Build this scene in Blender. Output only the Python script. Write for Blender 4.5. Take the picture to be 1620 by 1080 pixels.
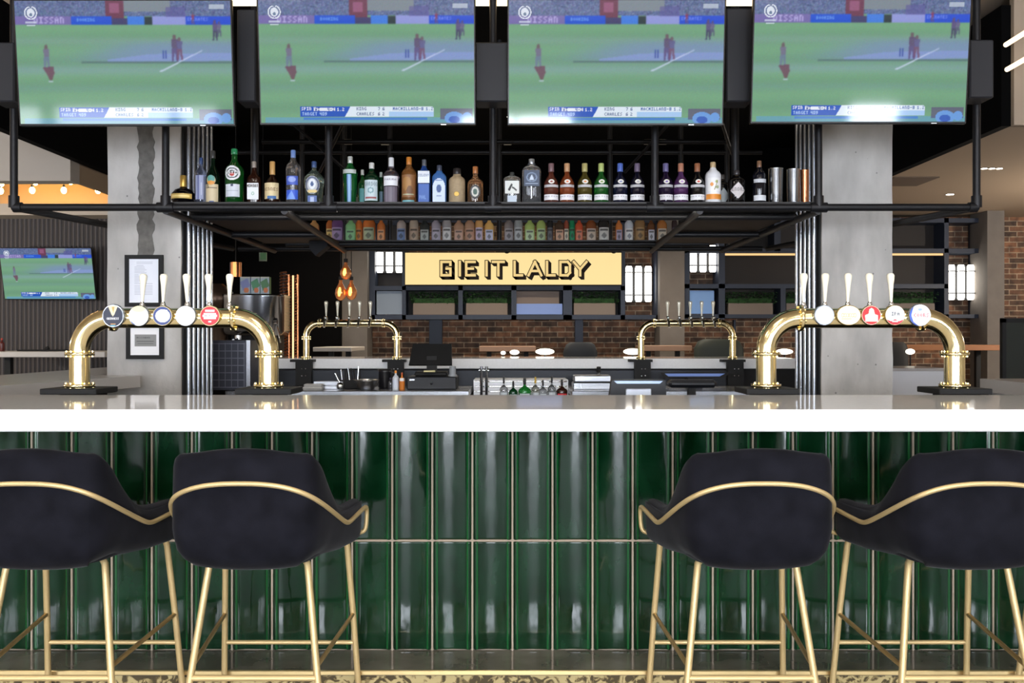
import bpy, math, random
import numpy as np
from mathutils import Vector, Matrix
PI = math.pi
random.seed(7); RNG = np.random.default_rng(7)
for o in list(bpy.data.objects): bpy.data.objects.remove(o, do_unlink=True)
SC = bpy.context.scene
COL = SC.collection

# ------------------------------------------------------------------ camera, world, exposure
F = 1500.0; CX, CY, HZ = 808.0, 535.0, 1.31
cam_d = bpy.data.cameras.new('camera'); cam = bpy.data.objects.new('camera', cam_d); COL.objects.link(cam)
cam.location = (0, 0, HZ); cam.rotation_euler = (PI/2, 0, 0)
cam_d.sensor_width = 36; cam_d.lens = F/1620*36
cam_d.shift_x = (810-CX)/1620; cam_d.shift_y = (CY-540)/1620
cam_d.clip_start = .05; cam_d.clip_end = 60
SC.camera = cam
w = bpy.data.worlds.new('world'); SC.world = w; w.use_nodes = True
w.node_tree.nodes['Background'].inputs[0].default_value = (.6, .7, .85, 1)
w.node_tree.nodes['Background'].inputs[1].default_value = .4
SC.view_settings.view_transform = 'Standard'; SC.view_settings.look = 'None'
SC.view_settings.gamma = 1; SC.view_settings.use_curve_mapping = False
SC.view_settings.exposure = 0.0
SC.cycles.max_bounces = 8
SC.cycles.sample_clamp_indirect = 6
# window (daylight behind the viewer) strengths
DAY_MAIN, DAY_SIDE, DAY_RIGHT = 34.0, 12.0, 30.0

def at(px, py, d):
    return ((px-CX)*d/F, d, HZ-(py-CY)*d/F)
def X(px, d): return (px-CX)*d/F
def Z(py, d): return HZ-(py-CY)*d/F

# ------------------------------------------------------------------ materials
def lin(c):
    return tuple(((v/255)/12.92 if v/255 <= .04045 else (((v/255)+.055)/1.055)**2.4) for v in c[:3])+(1,)
MATS = {}
def M(name, rgb=(128,128,128), rough=.5, metal=0., spec=.5, trans=0., emit=None, es=1., coat=0., noise=0., nscale=8., bump=0., bscale=40., sheen=0., ior=1.45):
    if name in MATS: return MATS[name]
    m = bpy.data.materials.new(name); m.use_nodes = True
    nt = m.node_tree; b = nt.nodes['Principled BSDF']
    b.inputs['Base Color'].default_value = lin(rgb)
    b.inputs['Roughness'].default_value = rough; b.inputs['Metallic'].default_value = metal
    b.inputs['Specular IOR Level'].default_value = spec; b.inputs['IOR'].default_value = ior
    b.inputs['Transmission Weight'].default_value = trans
    b.inputs['Coat Weight'].default_value = coat; b.inputs['Coat Roughness'].default_value = .05
    if sheen: b.inputs['Sheen Weight'].default_value = sheen; b.inputs['Sheen Roughness'].default_value = .4
    if emit: b.inputs['Emission Color'].default_value = lin(emit); b.inputs['Emission Strength'].default_value = es
    if noise or bump:
        tc = nt.nodes.new('ShaderNodeTexCoord')
    if noise:
        n = nt.nodes.new('ShaderNodeTexNoise'); n.inputs['Scale'].default_value = nscale; n.inputs['Detail'].default_value = 6
        nt.links.new(tc.outputs['Object'], n.inputs['Vector'])
        r = nt.nodes.new('ShaderNodeMapRange'); r.inputs[1].default_value = .3; r.inputs[2].default_value = .7
        r.inputs[3].default_value = 1-noise; r.inputs[4].default_value = 1+noise
        nt.links.new(n.outputs[0], r.inputs[0])
        h = nt.nodes.new('ShaderNodeHueSaturation'); h.inputs['Color'].default_value = lin(rgb)
        nt.links.new(r.outputs[0], h.inputs['Value']); nt.links.new(h.outputs[0], b.inputs['Base Color'])
    if bump:
        n2 = nt.nodes.new('ShaderNodeTexNoise'); n2.inputs['Scale'].default_value = bscale; n2.inputs['Detail'].default_value = 5
        nt.links.new(tc.outputs['Object'], n2.inputs['Vector'])
        bp = nt.nodes.new('ShaderNodeBump'); bp.inputs['Strength'].default_value = bump; bp.inputs['Distance'].default_value = .01
        nt.links.new(n2.outputs[0], bp.inputs['Height']); nt.links.new(bp.outputs[0], b.inputs['Normal'])
    MATS[name] = m
    return m

def brick_material():
    m = bpy.data.materials.new('brick'); m.use_nodes = True; nt = m.node_tree; L = nt.links.new
    b = nt.nodes['Principled BSDF']; b.inputs['Roughness'].default_value = .85
    tc = nt.nodes.new('ShaderNodeTexCoord'); sp = nt.nodes.new('ShaderNodeSeparateXYZ'); cb = nt.nodes.new('ShaderNodeCombineXYZ')
    L(tc.outputs['Object'], sp.inputs[0]); L(sp.outputs[0], cb.inputs[0]); L(sp.outputs[2], cb.inputs[1])
    br = nt.nodes.new('ShaderNodeTexBrick'); L(cb.outputs[0], br.inputs['Vector'])
    br.inputs['Scale'].default_value = 1; br.inputs['Brick Width'].default_value = .23; br.inputs['Row Height'].default_value = .078
    br.inputs['Mortar Size'].default_value = .007; br.inputs['Mortar'].default_value = lin((176,160,138))
    br.inputs['Color1'].default_value = lin((160,116,88)); br.inputs['Color2'].default_value = lin((92,76,66)); br.inputs['Bias'].default_value = .1
    n = nt.nodes.new('ShaderNodeTexNoise'); n.inputs['Scale'].default_value = 9; n.inputs['Detail'].default_value = 8; L(cb.outputs[0], n.inputs['Vector'])
    cr = nt.nodes.new('ShaderNodeValToRGB'); cr.color_ramp.elements[0].position = .35; cr.color_ramp.elements[1].position = .65
    cr.color_ramp.elements[0].color = (.35,.33,.33,1); cr.color_ramp.elements[1].color = (1.2,1.05,.9,1); L(n.outputs[0], cr.inputs[0])
    mx = nt.nodes.new('ShaderNodeMix'); mx.data_type = 'RGBA'; mx.blend_type = 'MULTIPLY'; mx.inputs[0].default_value = .8
    L(br.outputs[0], mx.inputs[6]); L(cr.outputs[0], mx.inputs[7]); L(mx.outputs[2], b.inputs['Base Color'])
    bp = nt.nodes.new('ShaderNodeBump'); bp.inputs['Strength'].default_value = .5; bp.inputs['Distance'].default_value = .01
    L(br.outputs[1], bp.inputs['Height']); bp.invert = True; L(bp.outputs[0], b.inputs['Normal'])
    return m

def concrete_material():
    m = bpy.data.materials.new('concrete'); m.use_nodes = True; nt = m.node_tree; L = nt.links.new
    b = nt.nodes['Principled BSDF']; b.inputs['Roughness'].default_value = .8
    tc = nt.nodes.new('ShaderNodeTexCoord'); mp = nt.nodes.new('ShaderNodeMapping'); mp.inputs['Scale'].default_value = (3, 3, 1.2)
    L(tc.outputs['Object'], mp.inputs[0])
    n = nt.nodes.new('ShaderNodeTexNoise'); n.inputs['Scale'].default_value = 1.5; n.inputs['Detail'].default_value = 8; L(mp.outputs[0], n.inputs['Vector'])
    cr = nt.nodes.new('ShaderNodeValToRGB'); cr.color_ramp.elements[0].position = .3; cr.color_ramp.elements[1].position = .7
    cr.color_ramp.elements[0].color = lin((158,156,152)); cr.color_ramp.elements[1].color = lin((204,202,198)); L(n.outputs[0], cr.inputs[0])
    v = nt.nodes.new('ShaderNodeTexVoronoi'); v.inputs['Scale'].default_value = 9; L(tc.outputs['Object'], v.inputs['Vector'])
    c2 = nt.nodes.new('ShaderNodeValToRGB'); c2.color_ramp.elements[0].position = .04; c2.color_ramp.elements[1].position = .07
    c2.color_ramp.elements[0].color = (.45,.45,.45,1); c2.color_ramp.elements[1].color = (1,1,1,1); L(v.outputs['Distance'], c2.inputs[0])
    mx = nt.nodes.new('ShaderNodeMix'); mx.data_type = 'RGBA'; mx.blend_type = 'MULTIPLY'; mx.inputs[0].default_value = 1
    L(cr.outputs[0], mx.inputs[6]); L(c2.outputs[0], mx.inputs[7]); L(mx.outputs[2], b.inputs['Base Color'])
    n3 = nt.nodes.new('ShaderNodeTexNoise'); n3.inputs['Scale'].default_value = 30; n3.inputs['Detail'].default_value = 6; L(tc.outputs['Object'], n3.inputs['Vector'])
    bp = nt.nodes.new('ShaderNodeBump'); bp.inputs['Strength'].default_value = .35; bp.inputs['Distance'].default_value = .01
    L(n3.outputs[0], bp.inputs['Height']); L(bp.outputs[0], b.inputs['Normal'])
    return m

def camo_material():       # cream and brown patterned stone
    m = bpy.data.materials.new('patterned_stone'); m.use_nodes = True; nt = m.node_tree; L = nt.links.new
    b = nt.nodes['Principled BSDF']; b.inputs['Roughness'].default_value = .07; b.inputs['Coat Weight'].default_value = .4; b.inputs['Coat Roughness'].default_value = .03
    tc = nt.nodes.new('ShaderNodeTexCoord')
    n = nt.nodes.new('ShaderNodeTexNoise'); n.inputs['Scale'].default_value = 26; n.inputs['Detail'].default_value = 5; n.inputs['Distortion'].default_value = 1.2
    L(tc.outputs['Object'], n.inputs['Vector'])
    cr = nt.nodes.new('ShaderNodeValToRGB'); e = cr.color_ramp.elements
    e[0].position = .44; e[0].color = lin((78,69,52)); e[1].position = .54; e[1].color = lin((180,163,118))
    x = e.new(.48); x.color = lin((128,112,78))
    L(n.outputs[0], cr.inputs[0]); L(cr.outputs[0], b.inputs['Base Color'])
    return m

def glaze_material():      # bottle green glazed tile with uneven glaze
    m = bpy.data.materials.new('green_glaze'); m.use_nodes = True; nt = m.node_tree; L = nt.links.new
    b = nt.nodes['Principled BSDF']; b.inputs['Roughness'].default_value = .16; b.inputs['Specular IOR Level'].default_value = .42
    b.inputs['Coat Weight'].default_value = .12; b.inputs['Coat Roughness'].default_value = .04
    tc = nt.nodes.new('ShaderNodeTexCoord'); mp = nt.nodes.new('ShaderNodeMapping'); mp.inputs['Scale'].default_value = (7, 7, 3)
    L(tc.outputs['Object'], mp.inputs[0])
    n = nt.nodes.new('ShaderNodeTexNoise'); n.inputs['Scale'].default_value = 1.6; n.inputs['Detail'].default_value = 4; L(mp.outputs[0], n.inputs['Vector'])
    cr = nt.nodes.new('ShaderNodeValToRGB'); e = cr.color_ramp.elements
    e[0].position = .3; e[0].color = lin((4,28,12)); e[1].position = .7; e[1].color = lin((12,50,28))
    L(n.outputs[0], cr.inputs[0]); L(cr.outputs[0], b.inputs['Base Color'])
    mr = nt.nodes.new('ShaderNodeMapRange'); mr.inputs[1].default_value = .3; mr.inputs[2].default_value = .7; mr.inputs[3].default_value = .05; mr.inputs[4].default_value = .17
    L(n.outputs[0], mr.inputs[0]); L(mr.outputs[0], b.inputs['Roughness'])
    n2 = nt.nodes.new('ShaderNodeTexNoise'); n2.inputs['Scale'].default_value = 2.2; n2.inputs['Detail'].default_value = 2; L(mp.outputs[0], n2.inputs['Vector'])
    bp = nt.nodes.new('ShaderNodeBump'); bp.inputs['Strength'].default_value = .12; bp.inputs['Distance'].default_value = .01
    L(n2.outputs[0], bp.inputs['Height']); L(bp.outputs[0], b.inputs['Normal']); L(bp.outputs[0], b.inputs['Coat Normal'])
    return m

def rib_material():        # dark ribbed wall panelling
    m = bpy.data.materials.new('ribbed_panel'); m.use_nodes = True; nt = m.node_tree; L = nt.links.new
    b = nt.nodes['Principled BSDF']; b.inputs['Roughness'].default_value = .6; b.inputs['Base Color'].default_value = lin((78,72,70))
    tc = nt.nodes.new('ShaderNodeTexCoord'); wv = nt.nodes.new('ShaderNodeTexWave'); wv.inputs['Scale'].default_value = 6.5
    L(tc.outputs['Object'], wv.inputs['Vector'])
    cr = nt.nodes.new('ShaderNodeValToRGB'); cr.color_ramp.elements[0].color = lin((46,42,42)); cr.color_ramp.elements[1].color = lin((92,86,84))
    L(wv.outputs[0], cr.inputs[0]); L(cr.outputs[0], b.inputs['Base Color'])
    bp = nt.nodes.new('ShaderNodeBump'); bp.inputs['Strength'].default_value = .8; bp.inputs['Distance'].default_value = .02
    L(wv.outputs[0], bp.inputs['Height']); L(bp.outputs[0], b.inputs['Normal'])
    return m

def attr_material(name, emission=0., rough=.4, coat=0.):
    m = bpy.data.materials.new(name); m.use_nodes = True; nt = m.node_tree; L = nt.links.new
    b = nt.nodes['Principled BSDF']; a = nt.nodes.new('ShaderNodeAttribute'); a.attribute_name = 'Col'
    b.inputs['Roughness'].default_value = rough; b.inputs['Coat Weight'].default_value = coat
    if emission:
        b.inputs['Base Color'].default_value = (.01,.01,.01,1)
        L(a.outputs['Color'], b.inputs['Emission Color']); b.inputs['Emission Strength'].default_value = emission
    else: L(a.outputs['Color'], b.inputs['Base Color'])
    return m

BRICK = brick_material(); CONC = concrete_material(); CAMO = camo_material(); GLAZE = glaze_material(); RIB = rib_material()
PRINT = attr_material('printed', rough=.45)
PRINT_GLOSS = attr_material('enamel_print', rough=.45, coat=.05)
SCREEN = attr_material('lit_screen', emission=.92, rough=.06)
BLACK = M('black_pipe', (30,30,33), .42, .3, bump=.05)
BLACKM = M('matt_black', (20,20,21), .7)
SOOT = M('soot_black', (8,8,9), .95, spec=.1)
DARKBOX = M('dark_grey_box', (38,38,42), .55)
BRASS = M('polished_brass', (252,234,180), .16, 1.)
GOLD = M('satin_gold', (212,186,134), .45, .45)
CHROME = M('chrome', (225,228,232), .08, 1.)
STEEL = M('brushed_steel', (190,192,196), .25, 1.)
ZINC = M('galvanised_steel', (196,202,212), .25, .75)
WHITE = M('white_stone', (243,243,243), .06, spec=.34, noise=.03, nscale=60, ior=1.35)
IVORY = M('ivory_enamel', (252,247,226), .25, coat=.3)
VELVET = M('navy_velvet', (21,21,27), .9, spec=.12, sheen=.06, noise=.4, nscale=11, bump=.05, bscale=300)
NAVY = M('navy_frame', (42,50,66), .5)
CREAM = M('cream_wall', (196,184,168), .8)
BEIGE = M('beige_ceiling', (186,168,148), .85)
GROUT = M('sandy_grout', (158,143,126), .8)
STONE = M('dark_marble', (112,107,98), .10, coat=.6, noise=.35, nscale=6)
GREENEDGE = GLAZE

# ------------------------------------------------------------------ mesh builder
class MB:
    def __init__(s): s.v = []; s.f = []; s.mi = []; s.sm = []
    def add(s, vs, fs, mi=0, smooth=False):
        k = len(s.v); s.v += [tuple(p) for p in vs]
        for f in fs: s.f.append(tuple(i+k for i in f)); s.mi.append(mi); s.sm.append(smooth)
        return s
    def box(s, x0, x1, y0, y1, z0, z1, mi=0, b=0.):
        if b <= 0:
            vs = [(x,y,z) for z in (z0,z1) for y in (y0,y1) for x in (x0,x1)]
            return s.add(vs, [(0,2,3,1),(4,5,7,6),(0,1,5,4),(2,6,7,3),(0,4,6,2),(1,3,7,5)], mi)
        # chamfered box
        b = min(b, (x1-x0)*.45, (y1-y0)*.45, (z1-z0)*.45)
        xs = (x0,x1); ys = (y0,y1); zs = (z0,z1); idx = {}; vs = []
        for i in (0,1):
            for j in (0,1):
                for k in (0,1):
                    sx = b*(1-2*i); sy = b*(1-2*j); sz = b*(1-2*k)
                    for a, p in enumerate([(xs[i], ys[j]+sy, zs[k]+sz), (xs[i]+sx, ys[j], zs[k]+sz), (xs[i]+sx, ys[j]+sy, zs[k])]):
                        idx[i,j,k,a] = len(vs); vs.append(p)
        fs = []
        for i in (0,1): fs.append([idx[i,0,0,0],idx[i,1,0,0],idx[i,1,1,0],idx[i,0,1,0]])
        for j in (0,1): fs.append([idx[0,j,0,1],idx[1,j,0,1],idx[1,j,1,1],idx[0,j,1,1]])
        for k in (0,1): fs.append([idx[0,0,k,2],idx[1,0,k,2],idx[1,1,k,2],idx[0,1,k,2]])
        for i in (0,1):
            for j in (0,1): fs.append([idx[i,j,0,0],idx[i,j,1,0],idx[i,j,1,1],idx[i,j,0,1]])
            for k in (0,1): fs.append([idx[i,0,k,0],idx[i,1,k,0],idx[i,1,k,2],idx[i,0,k,2]])
        for j in (0,1):
            for k in (0,1): fs.append([idx[0,j,k,1],idx[1,j,k,1],idx[1,j,k,2],idx[0,j,k,2]])
        for i in (0,1):
            for j in (0,1):
                for k in (0,1): fs.append([idx[i,j,k,0],idx[i,j,k,1],idx[i,j,k,2]])
        c = Vector(((x0+x1)/2,(y0+y1)/2,(z0+z1)/2)); out = []
        for f in fs:
            p = [Vector(vs[q]) for q in f]; nrm = (p[1]-p[0]).cross(p[2]-p[0]); m = sum(p, Vector())/len(p)
            out.append(tuple(f) if nrm.dot(m-c) > 0 else tuple(reversed(f)))
        return s.add(vs, out, mi)
    def tube(s, pts, r, n=12, mi=0, closed=False, caps=True):
        P = [Vector(p) for p in pts]; N = len(P); rs = r if isinstance(r, (list,tuple)) else [r]*N
        T = []
        for i in range(N):
            a = P[(i-1)%N] if closed or i > 0 else P[i]; b = P[(i+1)%N] if closed or i < N-1 else P[i]
            d1 = (P[i]-a); d2 = (b-P[i])
            t = (d1.normalized() if d1.length > 1e-9 else Vector()) + (d2.normalized() if d2.length > 1e-9 else Vector())
            T.append(t.normalized() if t.length > 1e-9 else Vector((0,0,1)))
        up = Vector((0,0,1)) if abs(T[0].z) < .9 else Vector((1,0,0))
        u = (up - T[0]*up.dot(T[0])).normalized(); vs = []
        for i in range(N):
            u = (u - T[i]*u.dot(T[i])).normalized(); w_ = T[i].cross(u)
            sc = 1.
            if 0 < i < N-1:
                c = (P[i]-P[i-1]).normalized().dot((P[i+1]-P[i]).normalized()); sc = 1/max(.6, math.sqrt(max(.01,(1+c)/2)))
            for k in range(n):
                a = 2*PI*k/n; vs.append(P[i]+(u*math.cos(a)+w_*math.sin(a))*rs[i])
        fs = []
        for i in range(N if closed else N-1):
            j = (i+1)%N
            for k in range(n): fs.append((i*n+k, i*n+(k+1)%n, j*n+(k+1)%n, j*n+k))
        s.add(vs, fs, mi, True)
        if caps and not closed:
            s.add(vs[:n], [tuple(reversed(range(n)))], mi); s.add(vs[-n:], [tuple(range(n))], mi)
        return s
    def lathe(s, prof, c=(0,0,0), n=20, mi=0, sq=0., sy=1., axis='z', smooth=True):
        vs = []; N = len(prof)
        for (r, z) in prof:
            for k in range(n):
                a = 2*PI*(k+.5)/n; ca, sa = math.cos(a), math.sin(a); q = 1.
                if sq: q = (1-sq)+sq/((abs(ca)**6+abs(sa)**6)**(1/6))
                x, y, zz = r*q*ca, r*q*sa*sy, z
                if axis == 'y': x, y, zz = x, -zz, y
                if axis == 'x': x, y, zz = zz, x, y
                vs.append((c[0]+x, c[1]+y, c[2]+zz))
        fs = []
        for i in range(N-1):
            for k in range(n): fs.append((i*n+k, i*n+(k+1)%n, (i+1)*n+(k+1)%n, (i+1)*n+k))
        s.add(vs, fs, mi, smooth)
        s.add(vs[:n], [tuple(reversed(range(n)))], mi); return s.add(vs[-n:], [tuple(range(n))], mi)
    def cyl(s, c, r, h, n=20, mi=0, axis='z'):
        return s.lathe([(r,0),(r,h)], c, n, mi, axis=axis, smooth=False) if False else s._cyl(c, r, h, n, mi, axis)
    def _cyl(s, c, r, h, n, mi, axis):
        d = {'x':(1,0,0),'y':(0,1,0),'z':(0,0,1)}[axis]
        return s.tube([c, (c[0]+d[0]*h, c[1]+d[1]*h, c[2]+d[2]*h)], r, n, mi)
    def sphere(s, c, r, n=14, mi=0, sc=(1,1,1)):
        m = max(6, n//2+2); pr = []
        vs = []; fs = []
        for i in range(1, m):
            t = PI*i/m
            for k in range(n):
                a = 2*PI*k/n; vs.append((c[0]+r*sc[0]*math.sin(t)*math.cos(a), c[1]+r*sc[1]*math.sin(t)*math.sin(a), c[2]-r*sc[2]*math.cos(t)))
        for i in range(m-2):
            for k in range(n): fs.append((i*n+k, i*n+(k+1)%n, (i+1)*n+(k+1)%n, (i+1)*n+k))
        b = len(vs); vs += [(c[0],c[1],c[2]-r*sc[2]), (c[0],c[1],c[2]+r*sc[2])]
        for k in range(n): fs.append((b, (k+1)%n, k)); fs.append((b+1, (m-2)*n+k, (m-2)*n+(k+1)%n))
        return s.add(vs, fs, mi, True)
    def prism(s, poly, y0, y1, mi=0):       # polygon in x,z (counter-clockwise seen from -y) extruded along y
        n = len(poly); vs = [(p[0],y0,p[1]) for p in poly]+[(p[0],y1,p[1]) for p in poly]
        fs = [tuple(range(n)), tuple(reversed(range(n,2*n)))]+[(i, i+n, (i+1)%n+n, (i+1)%n) for i in range(n)]
        return s.add(vs, fs, mi)
    def slab(s, poly, z0, z1, mi=0):        # polygon in x,y extruded in z
        n = len(poly); vs = [(p[0],p[1],z0) for p in poly]+[(p[0],p[1],z1) for p in poly]
        fs = [tuple(reversed(range(n))), tuple(range(n,2*n))]+[(i, (i+1)%n, (i+1)%n+n, i+n) for i in range(n)]
        return s.add(vs, fs, mi)
    def build(s, name, mat, parent=None, loc=(0,0,0)):
        me = bpy.data.meshes.new(name); me.from_pydata(s.v, [], s.f)
        for m in (mat if isinstance(mat, (list,tuple)) else [mat]): me.materials.append(m)
        me.polygons.foreach_set('material_index', s.mi); me.polygons.foreach_set('use_smooth', s.sm)
        me.update()
        o = bpy.data.objects.new(name, me); COL.objects.link(o); o.location = loc
        if parent is not None: o.parent = parent
        return o

def thing(name, label, cat, loc=(0,0,0), rotz=0., group=None):
    o = bpy.data.objects.new(name, None); COL.objects.link(o); o.empty_display_size = .05
    o.location = loc; o.rotation_euler = (0,0,rotz); o['label'] = label; o['category'] = cat
    if group: o['group'] = group
    return o
def tag(o, label, cat, group=None, kind=None):
    o['label'] = label; o['category'] = cat
    if group: o['group'] = group
    if kind: o['kind'] = kind
    return o
def struct(o, label, cat='structure'):
    o['kind'] = 'structure'; o['label'] = label; o['category'] = cat
    return o
def copy_tree(o, parent=None):
    c = o.copy(); COL.objects.link(c); c.parent = parent
    for ch in list(o.children): copy_tree(ch, c)
    return c
def frame_at(root, loc): root.location = loc; return root

# ------------------------------------------------------------------ little painter for printed and lit pictures
FONT = {'A':'25755','B':'65656','C':'34443','D':'65556','E':'74647','F':'74644','G':'34553','H':'55755','I':'72227','J':'11152','K':'55655','L':'44447','M':'57755','N':'65555','O':'25552','P':'65644','Q':'25573','R':'65655','S':'34216','T':'72222','U':'55557','V':'55552','W':'55775','X':'55255','Y':'55222','Z':'71247',
 '0':'75557','1':'26227','2':'61247','3':'61216','4':'55711','5':'74616','6':'34757','7':'71122','8':'75757','9':'75716','-':'00700','.':'00002',"'":'22000','/':'11244'}
class Img:
    def __init__(s, w, h, bg=(255,255,255)): s.a = np.zeros((h,w,3)); s.a[:] = bg; s.w, s.h = w, h; s.mask = np.ones((h,w), bool)
    def grid(s):
        yy, xx = np.mgrid[0:s.h, 0:s.w]; return (xx+.5)/s.w, (yy+.5)/s.h
    def rect(s, u0, v0, u1, v1, c, al=1.):
        x0, x1, y0, y1 = int(round(u0*s.w)), max(int(round(u1*s.w)), int(round(u0*s.w))+1), int(round(v0*s.h)), max(int(round(v1*s.h)), int(round(v0*s.h))+1)
        s.a[y0:y1, x0:x1] = s.a[y0:y1, x0:x1]*(1-al)+np.array(c)*al; return s
    def ell(s, cu, cv, ru, rv, c, al=1., ring=0.):
        u, v = s.grid(); d = ((u-cu)/ru)**2+((v-cv)/rv)**2; m = d < 1
        if ring: m &= d > (1-ring)**2
        s.a[m] = s.a[m]*(1-al)+np.array(c)*al; return s
    def poly(s, pts, c, al=1.):
        u, v = s.grid(); m = np.zeros(u.shape, bool); n = len(pts)
        for i in range(n):
            (x0,y0),(x1,y1) = pts[i], pts[(i+1)%n]
            if y0 == y1: continue
            m ^= (((y0 > v) != (y1 > v)) & (u < (x1-x0)*(v-y0)/(y1-y0)+x0))
        s.a[m] = s.a[m]*(1-al)+np.array(c)*al; return s
    def text(s, t, u, v, c, k=1, al=1.):
        x = int(u*s.w); y = int(v*s.h)
        for ch in t:
            g = FONT.get(ch.upper())
            if g:
                for r in range(5):
                    b = int(g[r])
                    for q in range(3):
                        if b & (4 >> q):
                            ya, xa = y+r*k, x+q*k
                            if 0 <= ya < s.h-k+1 and 0 <= xa < s.w-k+1: s.a[ya:ya+k, xa:xa+k] = s.a[ya:ya+k, xa:xa+k]*(1-al)+np.array(c)*al
            x += (4 if ch != ' ' else 3)*k
        return s
    def cut(s, kind):
        u, v = s.grid()
        if kind == 'round': s.mask = ((u-.5)**2+(v-.5)**2) < .25
        if kind == 'diamond': s.mask = (abs(u-.5)+abs(v-.5)) < .5
        if kind == 'arch': s.mask = (v > .35) | (((u-.5)/.5)**2+((v-.35)/.35)**2 < 1)
        if kind == 'squircle': s.mask = (abs((u-.5)*2)**2.6+abs((v-.5)*2)**2.6) < 1
        return s
def s2l(a):
    a = np.clip(a/255, 0, 1); return np.where(a <= .04045, a/12.92, ((a+.055)/1.055)**2.4)
def decal_mesh(name, img, pos, mat):
    """grid mesh whose points come from pos(u,v) (v downwards); colours of img"""
    h, w_ = img.h, img.w; vs = []; cols = []
    idx = -np.ones((h, w_), int)
    for j in range(h):
        for i in range(w_):
            if img.mask[j,i]: idx[j,i] = len(vs); vs.append(pos((i)/(w_-1), (j)/(h-1))); cols.append(img.a[j,i])
    fs = []
    for j in range(h-1):
        for i in range(w_-1):
            q = (idx[j+1,i], idx[j+1,i+1], idx[j,i+1], idx[j,i])
            if min(q) >= 0: fs.append(tuple(int(t) for t in q))
    me = bpy.data.meshes.new(name); me.from_pydata(vs, [], fs); me.materials.append(mat)
    ca = me.color_attributes.new('Col', 'FLOAT_COLOR', 'POINT')
    c = np.ones((len(vs),4), np.float32); c[:, :3] = s2l(np.array(cols)); ca.data.foreach_set('color', c.ravel())
    me.polygons.foreach_set('use_smooth', [True]*len(fs)); me.update()
    return me
def decal(name, img, w_, h, parent, loc=(0,0,0), mat=None, me=None):
    """flat print in the x,z plane facing -y, centred on loc"""
    if me is None: me = decal_mesh(name, img, lambda u,v: ((u-.5)*w_, 0, (.5-v)*h), mat or PRINT)
    o = bpy.data.objects.new(name, me); COL.objects.link(o); o.location = loc; o.parent = parent
    return o
def text_mesh(txt, size, ext=.0006, bold=0.):
    cu = bpy.data.curves.new('t','FONT'); cu.body = txt; cu.size = size; cu.align_x = 'CENTER'; cu.align_y = 'CENTER'; cu.extrude = ext; cu.offset = bold
    o = bpy.data.objects.new('t', cu); COL.objects.link(o)
    me = bpy.data.meshes.new_from_object(o.evaluated_get(bpy.context.evaluated_depsgraph_get()))
    bpy.data.objects.remove(o, do_unlink=True); return me
def text(name, txt, size, mat, parent, loc, bold=0.):
    me = text_mesh(txt, size, bold=bold); me.materials.clear(); me.materials.append(mat)
    o = bpy.data.objects.new(name, me); COL.objects.link(o); o.location = loc; o.rotation_euler = (PI/2,0,0); o.parent = parent
    return o

# ================================================================== SETTING
def box_obj(name, mat, *a, parent=None, b=0.): return MB().box(*a, b=b).build(name, mat, parent)
struct(box_obj('floor', M('dark_floor', (84,79,74), .5, noise=.2, nscale=2), -9.4,9.4,-6.3,15,-.1,0), 'dark polished floor of the bar room', 'floor')
struct(box_obj('floor_tiles', CAMO, -9.4,9.4,2.62,3.40,0,.004), 'cream and brown patterned tile strip along the foot of the bar', 'floor tiles')
struct(box_obj('ceiling', BEIGE, -9.4,9.4,-6.3,8.0,4.3,4.4), 'plain beige high ceiling', 'ceiling')
struct(box_obj('ceiling_middle', SOOT, -3.6,3.6,4.9,14.1,4.0,4.1), 'black raised ceiling above the bar', 'ceiling')
struct(box_obj('ceiling_middle_rear', SOOT, -4.22,4.14,10.2,14.1,4.1,4.14), 'black raised ceiling near the far wall', 'ceiling')
struct(box_obj('ceiling_rear', BEIGE, -9.4,9.4,8.0,14.2,4.25,4.35), 'beige ceiling above the black ceiling panels', 'ceiling')
struct(box_obj('ceiling_right', M('brown_ceiling', (170,150,128), .85), 4.22,9.4,8.0,14.1,3.1,3.2), 'low brown plaster ceiling right of the bar', 'ceiling')
struct(box_obj('trim_1', SOOT, 4.14,4.22,8.0,13.9,3.1,4.12), 'black panel edging the low ceiling on the right', 'ceiling panel')
struct(box_obj('trim_2', SOOT, -4.3,-4.22,7.6,13.9,3.05,4.12), 'black panel edging the bulkhead on the left', 'ceiling panel')
struct(box_obj('trim_3', BEIGE, 4.22,9.4,7.95,8.02,3.1,4.3), 'beige fascia at the front of the low right ceiling', 'fascia')
struct(box_obj('wall_back', BRICK, -3.1,9.4,14.0,14.2,0,3.3), 'brown brick wall at the back of the room', 'wall')
struct(box_obj('wall_back_upper', SOOT, -4.3,4.22,13.9,14.0,3.1,4.1), 'black panel above the far shelving', 'wall')
struct(box_obj('wall_back_left', M('black_wall', (9,8,8), .9, spec=.1), -4.25,-2.33,13.0,13.1,0,4.2), 'black wall behind the coffee machine', 'wall')
struct(box_obj('wall_left', CREAM, -9.5,-9.4,-6.3,14.2,0,4.4), 'plain cream side wall on the left', 'wall')
struct(box_obj('wall_right', CREAM, 9.4,9.5,-6.3,14.2,0,4.4), 'plain cream side wall on the right', 'wall')
struct(box_obj('wall_far_left', RIB, -9.4,-4.2,10.32,10.45,0,2.61), 'dark ribbed wall panelling behind the small television', 'wall')
struct(box_obj('trim_4', CREAM, -9.4,-4.2,10.0,10.45,2.61,2.73), 'cream shelf-like bulkhead above the ribbed wall', 'bulkhead')
struct(box_obj('trim_5', M('pale_plaster', (176,170,162), .85), -9.4,-4.32,9.3,9.5,Z(286,9.3),4.3), 'pale plaster bulkhead above the festoon bulbs', 'bulkhead')
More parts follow.
